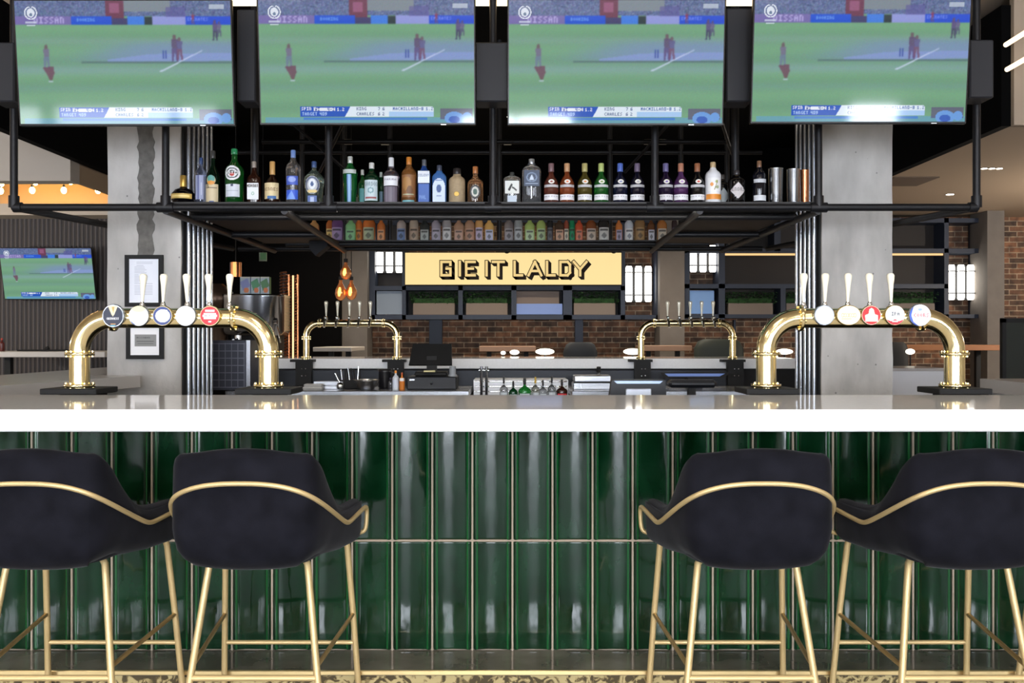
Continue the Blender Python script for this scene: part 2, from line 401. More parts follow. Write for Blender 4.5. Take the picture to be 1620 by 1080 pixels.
struct(box_obj('trim_6', M('tan_plaster', (165,145,122), .85), -4.36,-4.33,9.5,11.2,Z(290,9.5),3.6), 'tan plaster return beside the festoon alcove', 'bulkhead')
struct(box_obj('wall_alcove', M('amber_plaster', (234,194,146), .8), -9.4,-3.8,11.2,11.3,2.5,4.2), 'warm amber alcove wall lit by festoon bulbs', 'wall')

# front wall behind the viewer with its windows
WT = 4.4
def window(i, x0, x1, z0, z1, strength, bars=1):
    pane = MB().box(x0,x1,-6.12,-6.10,z0,z1).build('window_%d' % i, M('daylight_%g' % strength, (0,0,0), .5, emit=(236,243,255), es=strength))
    struct(pane, 'bright daylight window in the wall facing the bar', 'window')
    f = MB(); t = .05
    f.box(x0-t,x1+t,-6.1,-6.02,z1,z1+t); f.box(x0-t,x1+t,-6.1,-6.02,z0-t,z0); f.box(x0-t,x0,-6.1,-6.02,z0,z1); f.box(x1,x1+t,-6.1,-6.02,z0,z1)
    for k in range(1, bars+1):
        xm = x0+(x1-x0)*k/(bars+1); f.box(xm-.025,xm+.025,-6.09,-6.03,z0,z1)
    f.build('window_frame', M('window_black', (30,30,30), .5), pane)
window(1, -.85, 1.05, .12, 2.72, DAY_MAIN*1.15, 1)
window(2, -4.6, -1.7, .7, 2.35, DAY_MAIN*.45, 2)
window(3, 1.9, 4.4, .7, 2.35, DAY_MAIN*.45, 2)
window(4, -8.7, -8.2, .5, 2.88, DAY_SIDE, 0); window(5, -7.95, -5.95, .5, 2.88, DAY_SIDE, 0); window(6, -5.78, -5.12, .5, 2.88, DAY_SIDE, 0)
window(7, 5.9, 6.75, .5, 2.92, DAY_RIGHT, 0); window(8, 4.95, 5.7, .5, 2.88, 2.2, 0)
for k,(x,y) in enumerate(((-3.2,1.2),(0,1.2),(3.2,1.2),(-3.2,-2.2),(0,-2.2),(3.2,-2.2))):
    pl = thing('ceiling_light', 'square lamp panel in the high ceiling on the viewer side of the bar', 'light', (x,y,4.299), 0, 'ceiling panels on the viewer side')  # unseen panels added to brighten the columns and bar
    MB().box(-.45,.45,-.45,.45,-.012,0).build('panel', M('panel_glow', (0,0,0), .5, emit=(255,244,230), es=15), pl)
struct(box_obj('wall_front', CREAM, -9.4,9.4,-6.3,-6.13,0,4.4), 'cream wall facing the bar with daylight windows', 'wall')

# ================================================================== BAR COUNTER
ct = MB().box(-3.45,3.45,3.33,4.19,.982,1.06,b=.004).build('worktop', WHITE)
tag(ct, 'long white stone worktop of the front bar above green tiles', 'worktop')
bar = thing('bar_counter', 'green tiled bar front under the long white worktop', 'bar counter', (0,3.63,0))
MB().box(-3.3,3.3,.02,.5,.10,.982).build('body', BLACKM, bar)
# concave glazed tiles
pitch = .1533; x00 = .0065; tl = MB(); prof = []
hw = (pitch-.0062)/2
for k in range(-12, 13):
    u = k/12; sag = .0085*(abs(u)**2.0)
    edge = max(0, (abs(u)-.86)/.14); bead = .0035*math.sin(min(1,max(0,(abs(u)-.74)/.26))*PI)
    prof.append((u*hw, -(sag+bead)+.012*edge**2.5))
rows = [(.120,.5335),(.5395,.981)]
for c in range(-20, 21):
    xc = x00+(c+.5)*pitch
    if abs(xc) > 3.15: continue
    for (za, zb) in rows:
        nz = 3; vs = []; fs = []; n = len(prof)
        zs = [za, za+.004, za+.007, zb-.007, zb-.004, zb]
        for q, z in enumerate(zs):
            inn = .004 if q in (0,5) else 0
            for (px, py) in prof: vs.append((xc+px, py+inn, z))
        for q in range(5):
            for i in range(n-1): fs.append((q*n+i, q*n+i+1, (q+1)*n+i+1, (q+1)*n+i))
        k0 = len(tl.f); tl.add(vs, fs, 0, True)
        for q in range(len(fs)):
            if q % (n-1) in (2,n-4): tl.mi[k0+q] = 1
tl.build('tile_cladding', [GLAZE, M('thin_green_glaze', (22,80,38), .18, spec=.4)], bar)
gt = MB().box(-3.2,3.2,.006,.019,.117,.982)
for c in range(-20, 22): gt.box(x00+c*pitch-.0036,x00+c*pitch+.0036,-.0035,.006,.117,.982)
gt.box(-3.2,3.2,-.003,.006,.5325,.5405)
gt.build('grout', GROUT, bar)
st = thing('foot_step', 'low dark marble step with patterned riser along the tiled bar', 'step', (0,3.40,0))
MB().box(-3.3,3.3,.012,.26,.097,.117).build('step_top', STONE, st)
MB().box(-3.3,3.3,.015,.25,.0,.097).build('riser', CAMO, st)
MB().box(-3.3,3.3,0,.013,.102,.118,b=.002).build('edge_trim', M('brass_trim', (220,195,140), .3, .8), st)['label'] = 'thin pale brass edge strip'

# left and right returns of the bar ring
rl = thing('side_counter', 'grey white side counter running back to the column with notices', 'counter', (-3.1,5.4,0))
MB().slab([(-3.45+3.1,4.2-5.4),(-2.80+3.1,4.2-5.4),(-2.50+3.1,6.4-5.4),(-2.85+3.1,6.42-5.4),(-2.85+3.1,8.2-5.4),(-3.5+3.1,8.2-5.4)],.982,1.06).build('worktop', M('grey_stone', (176,173,170), .2), rl)
MB().slab([(-3.35+3.1,4.2-5.4),(-2.93+3.1,4.2-5.4),(-2.9+3.1,8.1-5.4),(-3.4+3.1,8.1-5.4)],0,.982).build('body', BLACKM, rl)
rr = thing('side_counter', 'white side counter at the right end of the bar', 'counter', (3.3,5.0,0))
MB().slab([(-.45,-.8),(.35,-.8),(.6,.9),(-.38,.9)],.982,1.06).build('worktop', M('grey_stone'), rr)
MB().slab([(-.40,-.8),(.30,-.8),(.5,.85),(-.35,.85)],0,.982).build('body', M('white_panel', (215,216,220), .4), rr)
cb = thing('counter_unit', 'white counter unit standing right of the concrete column', 'counter', (X(1452,8.1),8.3,0))
MB().box(-.26,.26,-.2,.3,0,1.03).build('body', M('white_panel'), cb)
MB().box(-.27,.27,-.21,.45,1.03,1.055,b=.003).build('top', M('grey_stone'), cb)

# ================================================================== BAR STOOLS
def make_stool():
    root = thing('bar_stool', '', 'bar stool', (0,0,0))
    ctl = [(0,-.285,.985),(.07,-.285,.982),(.13,-.281,.974),(.18,-.270,.969),(.207,-.245,.966),(.222,-.205,.935),(.234,-.155,.870),(.245,-.09,.808),(.253,-.02,.778),(.260,.07,.766),(.266,.16,.762),(.270,.262,.756)]
    half = []
    C = [( -ctl[1][0], ctl[1][1], ctl[1][2])]+ctl+[(2*ctl[-1][0]-ctl[-2][0], 2*ctl[-1][1]-ctl[-2][1], ctl[-1][2])]
    for i in range(1, len(C)-2):
        for q in range(4):
            t = q/4; p = []
            for a in range(3):
                p0,p1,p2,p3 = C[i-1][a],C[i][a],C[i+1][a],C[i+2][a]
                p.append(.5*(2*p1+(p2-p0)*t+(2*p0-5*p1+4*p2-p3)*t*t+(3*p1-p0-3*p2+p3)*t**3))
            half.append(tuple(p))
    half.append(ctl[-1])
    path = [(-x,y,z) for (x,y,z) in reversed(half[1:])]+half
    n = len(path); vs = []; K = 0
    for i,(x,y,t) in enumerate(path):
        a = path[max(0,i-1)]; b = path[min(n-1,i+1)]
        tx, ty = b[0]-a[0], b[1]-a[1]; l = math.hypot(tx,ty); nx, ny = -ty/l, tx/l      # inward normal
        if nx*(-x)+ny*(-y) < 0: nx, ny = -nx, -ny
        lean = .0
        zb = .612+.020*min(1,(x/.24)**2)*min(1,max(0,(.05-y)/.2))+.004*min(1,max(0,(y+.05)/.15)); af = 1-.72*min(1,max(0,(y+.12)/.3))
        prof = [(.13,zb+.004),(.09*af+.02*(1-af),zb+.002*af),(.055*af,zb+.012*af),(.028*af,zb+.030*af),(.010*af,zb+.055*af),(.0,zb+.095*af),(-.003,.745),(-.002,(.745+t)/2),(0,t-.03),(.004,t-.012),(.014,t-.003),(.026,t),(.038,t-.004),(.047,t-.014),(.052,t-.04),(.055,(.72+t)/2),(.06,.70),(.08,.68)]
        K = len(prof)
        e = min(i, n-1-i); tuck = [.010,.003,0][e] if e < 3 else 0
        fr = [.010, .003, 0][e] if e < 3 else 0
        for (ins, z) in prof:
            zz = z-(fr if z > .7 else -fr)
            ii = ins+(tuck if ins < .026 else -tuck)
            vs.append((x+nx*ii, y+ny*ii, zz))
    fs = []
    for i in range(n-1):
        for k in range(K-1): fs.append((i*K+k, i*K+k+1, (i+1)*K+k+1, (i+1)*K+k))
    fs.append(tuple(range(K))); fs.append(tuple(reversed([(n-1)*K+k for k in range(K)])))
    MB().add(vs, fs, 0, True).build('backrest', VELVET, root)
    # seat cushion: closed loop inside the shell with a bull-nosed front
    inner = []
    for (x,y,t) in path[::2]: inner.append((x*.82, y*.82 if y < 0 else y))
    front = [( .21,.275),( .15,.305),(.07,.318),(0,.322),(-.07,.318),(-.15,.305),(-.21,.275)]
    loop = inner+front; m = len(loop); vs = []; levels = [(.86,.630),(.97,.636),(1.0,.650),(1.0,.68),(.985,.702),(.93,.712),(.5,.716)]
    for (s_, z) in levels:
        for (x,y) in loop: vs.append((x*s_, y*s_, z))
    fs = []
    for q in range(len(levels)-1):
        for k in range(m): fs.append((q*m+k, q*m+(k+1)%m, (q+1)*m+(k+1)%m, (q+1)*m+k))
    fs.append(tuple(reversed(range(m)))); fs.append(tuple((len(levels)-1)*m+k for k in range(m)))
    MB().add(vs, fs, 0, True).build('seat', VELVET, root)
    # gold tube trim round the shell
    key = [(0,-.296,.887),(.06,-.296,.886),(.12,-.291,.878),(.17,-.281,.862),(.205,-.258,.840),(.228,-.215,.812),(.243,-.16,.782),(.255,-.095,.750),(.262,-.045,.728),(.266,-.01,.719),(.270,.06,.720),(.275,.15,.723),(.279,.225,.725),(.281,.262,.722),(.281,.272,.700),(.279,.272,.660),(.275,.272,.640),(.262,.272,.630),(.235,.272,.626)]
    def smooth(pts, it=2):
        for _ in range(it):
            o = [pts[0]]
            for a,b in zip(pts[:-1], pts[1:]):
                o.append(tuple(a[k]*.75+b[k]*.25 for k in range(3))); o.append(tuple(a[k]*.25+b[k]*.75 for k in range(3)))
            o.append(pts[-1]); pts = o
        return pts
    full = [(-x,y,z) for (x,y,z) in reversed(key[1:])]+key
    MB().tube(smooth(full), .0075, 10).build('trim_tube', GOLD, root)
    for s_ in (-1,1):
        MB().tube([(s_*.09,-.03,.625),(s_*.135,-.075,.625),(s_*.152,-.09,.608),(s_*.158,-.097,.56),(s_*.195,-.145,.26),(s_*.228,-.187,.006)], .0108, 12).build('leg', GOLD, root)
        MB().tube([(s_*.205,.262,.628),(s_*.212,.275,.585),(s_*.226,.315,.335),(s_*.242,.358,.006)], .0108, 12).build('leg', GOLD, root)
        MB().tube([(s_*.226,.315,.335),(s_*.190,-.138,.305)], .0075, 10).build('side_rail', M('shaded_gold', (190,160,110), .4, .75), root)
    MB().tube([(-.193,-.143,.272),(.193,-.143,.272)], .0095, 10).build('footrest', GOLD, root)
    MB().tube([(-.231,.329,.23),(.231,.329,.23)], .008, 10).build('stretcher', GOLD, root)
    return root
stool = make_stool()
SX = [(-1.41,'navy velvet bar stool with gold legs, cut off by the left edge of the photo'),(-.782,'navy velvet bar stool with gold legs, second from the left'),
      (.732,'navy velvet bar stool with gold legs, third from the left, right of the gap'),(1.385,'navy velvet bar stool with gold legs, below the right-hand brass beer tower'),
      (2.045,'navy velvet bar stool of which only a gold leg shows at the right edge')]
for i,(x,lb) in enumerate(SX):
    o = stool if i == 0 else copy_tree(stool)
    o.location = (x,3.03,.004); o['label'] = lb; o['category'] = 'bar stool'; o['group'] = 'bar stools in front of the green tiled bar'

# ================================================================== BEER TOWERS
def arc_tower(half, H, R, d0=0.):
    pts = [(-half,0,0),(-half,0,H-R-.02),(-half,0,H-R)]
    for k in range(1,10): a = PI-k*PI/20; pts.append((-half+R+R*math.cos(a),0,H-R+R*math.sin(a)))
    pts += [(-half+R,0,H),(-half+R+.02,0,H),(half-R-.02,0,H),(half-R,0,H)]
    for k in range(1,10): a = PI/2-k*PI/20; pts.append((half-R+R*math.cos(a),0,H-R+R*math.sin(a)))
    pts += [(half,0,H-R),(half,0,H-R-.02),(half,0,0)]
    return pts
def flange(mb, c, r, axis, nb=6, R=.0045):
    if axis == 'z': mb.tube([(c[0],c[1],c[2]-.008),(c[0],c[1],c[2]-.007),(c[0],c[1],c[2]+.007),(c[0],c[1],c[2]+.008)], [r*.9,r,r,r*.9], 20)
    else: mb.tube([(c[0]-.008,c[1],c[2]),(c[0]-.007,c[1],c[2]),(c[0]+.007,c[1],c[2]),(c[0]+.008,c[1],c[2])], [r*.9,r,r,r*.9], 20)
    for k in range(nb):
        a = 2*PI*k/nb+.26; q = r*.86
        if axis == 'z': p = (c[0]+q*math.cos(a), c[1]+q*math.sin(a), c[2]); mb.tube([(p[0],p[1],p[2]-.014),(p[0],p[1],p[2]+.014)], R*1.6, 6)
        else: p = (c[0], c[1]+q*math.cos(a), c[2]+q*math.sin(a)); mb.tube([(p[0]-.014,p[1],p[2]),(p[0]+.014,p[1],p[2])], R*1.6, 6)
def badge_img(kind):
    im = Img(56,56,(255,255,255))
    if kind == 'stout':
        im.a[:] = (28,34,58); im.poly([(.24,0),(.76,0),(.56,.45),(.5,.52),(.44,.45)], (238,222,180)); im.poly([(.44,.1),(.58,.1),(.52,.4)], (190,160,90))
        im.ell(.5,.5,.5,.5,(205,212,222),ring=.09); im.text('GUINNESS',.22,.58,(250,250,250)); im.rect(.4,.84,.62,.88,(210,150,80)); im.rect(.4,.9,.6,.95,(60,150,180))
        im.mask = None; u,v = im.grid(); im.mask = (abs((u-.5)*2)**1.7+abs((v-.5)*2)**1.7) < 1
        return im
    if kind == 'pale': im.a[:] = (246,250,240); im.ell(.5,.12,.35,.2,(240,238,180)); im.poly([(.1,.72),(.35,.95),(.2,.95)], (90,120,190)); im.rect(.25,.45,.75,.5,(220,228,240))
    if kind == 'blue': im.a[:] = (48,66,130); im.ell(.52,.5,.37,.33,(240,245,252)); im.poly([(.35,.2),(.75,.2),(.85,.5),(.7,.75),(.25,.7)], (240,245,252)); im.ell(.5,.5,.5,.5,(225,205,150),ring=.07)
    if kind == 'white': im.a[:] = (252,252,250); im.ell(.5,.5,.5,.5,(240,240,235),ring=.06)
    if kind == 'best':
        im.a[:] = (214,34,48); im.rect(.27,.2,.73,.3,(255,240,240)); im.rect(.2,.36,.8,.66,(255,240,240)); im.rect(.14,.45,.86,.55,(255,240,240)); im.rect(.42,.75,.58,.83,(255,240,240))
        im.text('BEST',.25,.46,(214,34,48)); im.ell(.5,.5,.5,.5,(245,225,170),ring=.07)
    if kind == 'lager': im.a[:] = (250,250,252); im.ell(.5,.5,.5,.5,(180,190,205),ring=.12)
    if kind == 'script':
        im.a[:] = (248,240,215); im.ell(.5,.5,.5,.5,(205,170,90),ring=.06)
        for k in range(6): im.ell(.25+.1*k,.5,.06,.1,(205,180,120),ring=.3)
        im.rect(.2,.66,.6,.69,(205,180,120))
    if kind == 'redt': im.a[:] = (222,28,36); im.poly([(.5,.12),(.62,.2),(.68,.45),(.84,.5),(.84,.82),(.2,.82),(.18,.5),(.36,.42),(.4,.2)], (250,245,225)); im.ell(.5,.5,.5,.5,(245,215,190),ring=.07)
    if kind == 'ipa': im.a[:] = (250,250,248); im.poly([(.05,.7),(.3,.8),(.5,.7),(.7,.8),(.95,.7),(.8,1),(.2,1)], (196,30,50)); im.rect(.35,.76,.65,.84,(250,250,248)); im.text('IPA',.33,.34,(30,50,70),k=2); im.ell(.5,.5,.5,.5,(215,200,160),ring=.06)
    if kind == 'coors': im.a[:] = (246,249,255); im.poly([(0,.2),(.25,0),(.15,.3),(.1,.5),(.2,.8),(.45,1),(0,1)], (40,84,190)); im.text('COORS',.22,.42,(214,30,40),k=2); im.ell(.5,.24,.1,.06,(150,175,215))
    return im.cut('round')
def tower(name, lb, cx, d, zb, half, zaxis, r, R, handles, hz, badges, badge_z, hscale, bdir, tapscale):
    root = thing(name, lb, 'beer tower', (cx, d, zb))
    H = zaxis-zb
    MB().tube(arc_tower(half, H, R), r, 24).build('brass_arch', BRASS, root)
    for s_ in (-1,1):
        for (c_, q_, ax) in (((s_*half,0,.01), r*1.5, 'z'), ((s_*half,0,(H-R)*.93), r*1.42, 'z'), ((s_*(half-R*1.02),0,H), r*1.35, 'x')):
            fl = MB(); flange(fl, c_, q_, ax); fl.build('flange', BRASS, root)
    for (hx, lean) in handles:
        t = MB(); x = hx
        zt = H+r
        t.tube([(x,.0,zt-.012),(x,.0,zt+.01*tapscale),(x,0,zt+.03*tapscale)], [.011*tapscale,.014*tapscale,.007*tapscale], 12)
        t.tube([(x,0,zt+.012*tapscale),(x,.03*bdir*tapscale,zt+.004),(x,.075*bdir*tapscale,zt-.02),(x,.085*bdir*tapscale,zt-.06*tapscale)], .009*tapscale, 10)
        tap = t.build('tap', CHROME, root)
        if bdir < 0: MB().sphere((x,-.026,zt+.018), .015, 10).sphere((x,-.034,zt-.018), .013, 10).tube([(x,-.03,zt+.02),(x,-.034,zt-.04)], .009, 8).build('tap_collar', CHROME, tap)
        z0 = zt+.022*tapscale; L = hz-z0-zb
        h = MB(); q = hscale
        P = [(0,.0045),(.08,.0055),(.3,.0075),(.6,.0105),(.82,.0145),(.92,.0155),(.98,.012),(1,.006)]
        h.tube([(x+lean*a, 0, z0+L*a) for a,_ in P], [b*q*1.12 for _,b in P], 14)
        h.build('tap_handle', IVORY if badges else M('pale_tap_handle', (236,232,214), .2, .4), tap)
    for (bx, kind, rw, rh) in badges:
        b = MB(); b.lathe([(rw,0),(rw,.010),(rw*.93,.014)], (bx,-r-.004,badge_z-zb), 28, axis='y')
        if kind == 'stout' or kind == 'coors':
            pass
        bo = b.build('badge', M('badge_rim_'+('gold' if kind in ('blue','best','redt','script','ipa') else 'silver'), (224,198,130) if kind in ('blue','best','redt','script','ipa') else (205,210,218), .2, .9), root)
        for v in bo.data.vertices: v.co.z = (badge_z-zb)+(v.co.z-(badge_z-zb))*rh/rw
        decal('badge_face', badge_img(kind), rw*1.9, rh*1.9, bo, (bx,-r-.0195,badge_z-zb), PRINT_GLOSS)
    return root
def px(a,b,d): return (a-b)*d/F
d = 4.28; S = d/F
# left tower
cxp = (126+425)/2; half = (425-126)/2*S
tower('beer_tower','tall brass beer tower on the left of the front bar, nearest the column with notices', X(cxp,d), d, 1.087, half, Z(503,d), .0445, .15,
      [((p-cxp)*S, l) for p,l in ((225,.006),(258,.004),(296,-.003),(331,-.003),(363,.002))], Z(433,d),
      [((188-cxp)*S,'stout',.050,.053),((228-cxp)*S,'pale',.0465,.0465),((265-cxp)*S,'blue',.0455,.0455),((301-cxp)*S,'white',.0465,.0465),((339-cxp)*S,'best',.0465,.0465)], Z(500,d), 1.0, 1, 1.0)
for (p,lb) in ((122,'black mounting plate under the left column of the left front beer tower'),(424,'black mounting plate under the right column of the left front beer tower')):
    o = MB().box(-.125,.125,-.115,.12,0,.026,b=.003).box(-.06,.06,-.06,.10,-.30,0).build('mounting_bracket', BLACKM, None, (X(p,d),4.305,1.061)); tag(o, lb, 'bracket')
cxp = (1212+1510)/2; half = (1510-1212)/2*S
tower('beer_tower','tall brass beer tower on the right of the front bar before the plain column', X(cxp,d), d, 1.087, half, Z(503,d), .0445, .15,
      [((p-cxp)*S, l) for p,l in ((1271,.002),(1305,.002),(1341,.002),(1376,-.003),(1410,-.004))], Z(432,d),
      [((1297-cxp)*S,'lager',.046,.046),((1335-cxp)*S,'script',.056,.046),((1370-cxp)*S,'redt',.045,.045),((1407-cxp)*S,'ipa',.046,.046),((1446-cxp)*S,'coors',.050,.050)], Z(499,d), 1.0, 1, 1.0)
for (p,lb) in ((1217,'black mounting plate under the left column of the right front beer tower'),(1516,'black mounting plate under the right column of the right front beer tower')):
    o = MB().box(-.125,.11,-.115,.12,0,.026,b=.003).box(-.06,.06,-.06,.10,-.30,0).build('mounting_bracket', BLACKM, None, (X(p,d),4.305,1.061)); tag(o, lb, 'bracket')
# rear towers on the far side of the ring
d = 8.29; S = d/F
for (xa, xb, hs, lb, bl) in ((484.5,628,(516,534,553,569,586),'smaller brass beer tower on the far bar at the left, below the copper bulbs','left'),(1014,1159,(1056,1074,1092,1110,1128),'smaller brass beer tower on the far bar at the right, behind the till','right')):
    cxp = (xa+xb)/2; half = (xb-xa)/2*S
    tower('beer_tower', lb, X(cxp,d), d, Z(568,d), half, Z(511,d), .0285, .115, [((p-cxp)*S, 0) for p in hs], Z(476,d), [], 0, .95, -1, 1.1)
    for (p, e) in ((xa,'left'),(xb,'right')):
        o = MB().box(-.115,.085,-.05,.08,-.022,0).box(-.068,.068,-.05,.02,-.22,-.022)
        for sx in (-.012,.022):
            for sz in (-.08,-.14): o.sphere((sx,-.052,sz), .006, 8, mi=1)
        o = o.build('mounting_bracket', [BLACKM, CHROME], None, (X(p,d)+.0,8.22,Z(568,d))); tag(o, 'black screwed bracket under the %s column of the %s-hand far beer tower' % (e, bl), 'bracket')

# ================================================================== FAR BAR COUNTER AND WORKTOP
fb = thing('far_counter', 'white far side of the bar ring behind the work area', 'counter', (0,8.29,0))
MB().box(X(395,8.29),X(1262,8.29),.0,.86,Z(583,8.29),Z(567,8.29),b=.004).build('worktop', WHITE, fb)
MB().box(X(395,8.29),X(1262,8.29),.05,.8,0,Z(583,8.29)).build('body', BLACKM, fb)
wk = thing('back_worktop', 'stainless steel work surface below the far white counter', 'worktop', (0,7.3,0))
MB().box(-2.2,X(742,7.3),0,.95,.86,.905,b=.004).box(X(905,7.3),2.0,0,.95,.86,.905,b=.004).build('top', STEEL, wk)
MB().box(-2.2,X(742,7.3),.05,.95,0,.86).box(X(905,7.3),2.0,.05,.95,0,.86).build('body', BLACKM, wk)
MB().box(-2.2,2.0,.93,.98,.905,1.03).build('upstand', M('upstand_steel', (40,42,46), .4, .6), wk)
iw = thing('ice_well', 'bright stainless steel ice well in the middle of the work area', 'ice well', (X(825,7.3),7.3,0))
wI = X(905,7.3)-X(742,7.3)
MB().box(-wI/2+.01,wI/2-.01,0,.9,0,.80).build('tub', STEEL, iw)
MB().box(-wI/2+.01,wI/2-.01,.45,.9,.80,.97).build('back_panel', M('white_steel', (232,236,242), .4, .1), iw)
for k in range(3): MB().tube([(-wI/2+.02,.38,.88+.04*k),(wI/2-.02,.38,.88+.04*k)], .006, 8).build('rack_rail', CHROME, iw)

# ================================================================== CONCRETE COLUMNS WITH CONDUITS
def column(name, lb, x0, x1, d0, d1, zt=4.0):
    o = MB(); 
    # slightly irregular cast edges
    zs = [zt*k/24 for k in range(25)]; rr_ = random.Random(int(x0*1000))
    loops = []
    for z in zs:
        j = [rr_.uniform(-.004,.004) for _ in range(4)]
        loops.append([(x0+j[0],d0,z),(x1+j[1],d0,z),(x1+j[2]*.3,d1,z),(x0+j[3]*.3,d1,z)])
    vs = [p for l in loops for p in l]; fs = []
    for i in range(24):
        for k in range(4): fs.append((i*4+k, i*4+(k+1)%4, (i+1)*4+(k+1)%4, (i+1)*4+k))
    fs.append((3,2,1,0)); fs.append((96,97,98,99))
    o.add(vs, fs); o = o.build(name, CONC); struct(o, lb, 'column'); return o
cl = column('column_left','square grey concrete column with two framed notices', X(170,6.5), X(286,6.5), 6.5, 7.1)
ch = MB(); pts = []; r_ = random.Random(3)
zs = [Z(404,6.5)+ (4.0-Z(404,6.5))*k/60 for k in range(61)]
lw = [X(219+r_.uniform(-2.5,2.5),6.5) for _ in zs]; rw = [X(243+r_.uniform(-2.5,2.5),6.5) for _ in zs]
vs = []; fs = []
for i,z in enumerate(zs): vs += [(lw[i],6.494,z),(rw[i],6.494,z),(lw[i],6.502,z),(rw[i],6.502,z)]
for i in range(60):
    a = i*4; b = a+4; fs += [(a,a+1,b+1,b),(a+2,a,b,b+2),(a+1,a+3,b+3,b+1)]
ch.add(vs, fs); ch.build('patched_channel', M('rough_cement', (112,110,106), .95, noise=.2, nscale=20, bump=.8, bscale=60), cl)['label'] = 'darker rough cement strip'
cr_ = column('column_right','plain square grey concrete column on the right', X(1300,6.5), X(1412,6.5), 6.5, 7.05)
for side,xs in (('left',X(286,6.5)+.006),('right',X(1300,6.5)-.006)):
    tag(MB().box(-.005,.005,-.27,.27,0,3.98).build('backing_plate', BLACKM, None, (xs,6.79,0)), 'black backing plate behind the conduits on the %s column' % side, 'plate')  # sheet added to turn the gaps between the conduits dark
for side,(xs,ys,n) in (('left',(X(286,6.5)+.035,6.555,6)),('right',(X(1300,6.5)-.035,6.555,5))):
    for k in range(n):
        o = MB().tube([(0,0,0),(0,0,4.0)], .0135, 12)
        for zc in (.4,3.0): o.tube([(0,0,zc),(0,0,zc+.05)], .0165, 12)
        o = o.build('conduit', ZINC, None, (xs,ys+k*(.098 if side=='left' else .098),0))
        words = ['nearest','second','third','fourth','fifth','farthest'] if n == 6 else ['nearest','second','third','fourth','farthest']
        tag(o, 'vertical steel conduit on the %s column, %s of the row from the front' % (side, words[k]), 'pipe', 'steel conduits on the inner faces of the columns')
# framed notices
def notice(lb, x0,x1,y0,y1, kind):
    d = 6.47; cx, cz = X((x0+x1)/2,d), Z((y0+y1)/2,d); w_, h = (x1-x0)*d/F, (y1-y0)*d/F; t = .028
    r = thing('framed_notice', lb, 'notice', (cx,6.49,cz-h/2))
    MB().box(-w_/2,w_/2,-.02,.003,0,t).box(-w_/2,w_/2,-.02,.003,h-t,h).box(-w_/2,-w_/2+t,-.02,.003,t,h-t).box(w_/2-t,w_/2,-.02,.003,t,h-t).build('frame', BLACKM, r)
    im = Img(60,90,(232,236,246))
    if kind == 'list':
        rg = random.Random(5)
        for k in range(22): im.rect(.18 if k > 2 else .25, .07+k*.035, (.3+rg.random()*.3) if k < 14 and k > 1 else .78, .075+k*.035, (186,190,204))
    else:
        im.a[:] = (240,240,242); im.rect(.15,.25,.88,.68,(132,132,130)); im.text('MCCOWAN',.22,.34,(70,70,70)); im.rect(.22,.48,.8,.51,(90,90,90)); im.rect(.25,.57,.78,.59,(95,95,95))
    MB().box(-w_/2+t,w_/2-t,-.009,.002,t,h-t).build('backing', WHITE, r)
    decal('paper', im, w_-2*t, h-2*t, r, (0,-.0105,h/2), PRINT)
notice('black framed sheet of small print hung high on the concrete column',197,257,403,485,'list')
notice('black framed notice with a grey panel on the column below the brass arch',199,258,512,568,'panel')

# ================================================================== GANTRY (black pipe frame with shelves)
gn = thing('bottle_gantry', 'black pipe gantry holding the bottle shelves above the bar', 'shelving', (0,5.75,2.1))
G0 = 5.75; zf = Z(328,G0)-2.1; DR = 8.4-G0; DS = 6.2-G0
def g(x, y, z): return (x, y, z-2.1)
xl, xr = X(22,G0), X(1545,G0); sl, srr = X(262,G0), X(1295,G0)
ztop = 3.95
def railp(pts, r, name='rail'): MB().tube(pts, r, 12).build(name, BLACK, gn)
railp([(xl,0,zf+.04),(xl+.012,0,zf+.008),(xl+.04,0,zf),(xr-.04,0,zf),(xr-.012,0,zf+.008),(xr,0,zf+.04)], .0225)
for x in (xl, sl, X(520,G0), X(780,G0), X(1036,G0), srr, xr): MB().tube([(x,0,zf),(x,0,ztop-2.1)], .0225, 12).tube([(x,0,zf-.0),(x,0,zf+.07)], .031, 12).tube([(x-.05 if x > xl+.1 else x,0,zf),(x+.05 if x < xr-.1 else x+.001,0,zf)], .031, 12).build('upright', BLACK, gn)
railp([(sl,DS,zf),(srr,DS,zf)], .0225); railp([(xl+.6,DR,zf),(xr-.6,DR,zf)], .0225); railp([(sl+.2,DR-.42,zf),(srr-.2,DR-.42,zf)], .0225)
for (xa, xb) in ((sl,sl),(srr,srr),(sl+.72,sl+.62),(srr-.72,srr-.62)): railp([(xa,0,zf-.02),(xb,DR,zf-.02)], .0225, 'cross_pipe')
railp([(xl,0,zf),(xl+.55,DR,zf)], .0225, 'cross_pipe'); railp([(xr,0,zf),(xr-.55,DR,zf)], .0225, 'cross_pipe')
railp([(sl,DR*.5,zf-.02),(sl+.68,DR*.5,zf-.02)], .0225, 'cross_pipe'); railp([(srr,DR*.5,zf-.02),(srr-.68,DR*.5,zf-.02)], .0225, 'cross_pipe')
for x in (X(478,8.4),X(545,8.4),X(617,8.4),X(790,8.4),X(965,8.4),X(1077,8.4),X(1150,8.4)): railp([(x,DR,zf),(x,DR,ztop-2.1)], .0225, 'upright')
railp([(xl+.6,DR,Z(241,8.4)-2.1),(xr-.6,DR,Z(241,8.4)-2.1)], .02); railp([(sl,DR-.42,Z(225,8.0)-2.1),(srr,DR-.42,Z(225,8.0)-2.1)], .02)
for (a,b) in ((430,520),(560,470),(1085,1010),(1130,1210)): railp([(X(a,7.2),1.4,.98),(X(b,7.2),2.3,.62)], .013, 'brace')
ZS = .0375
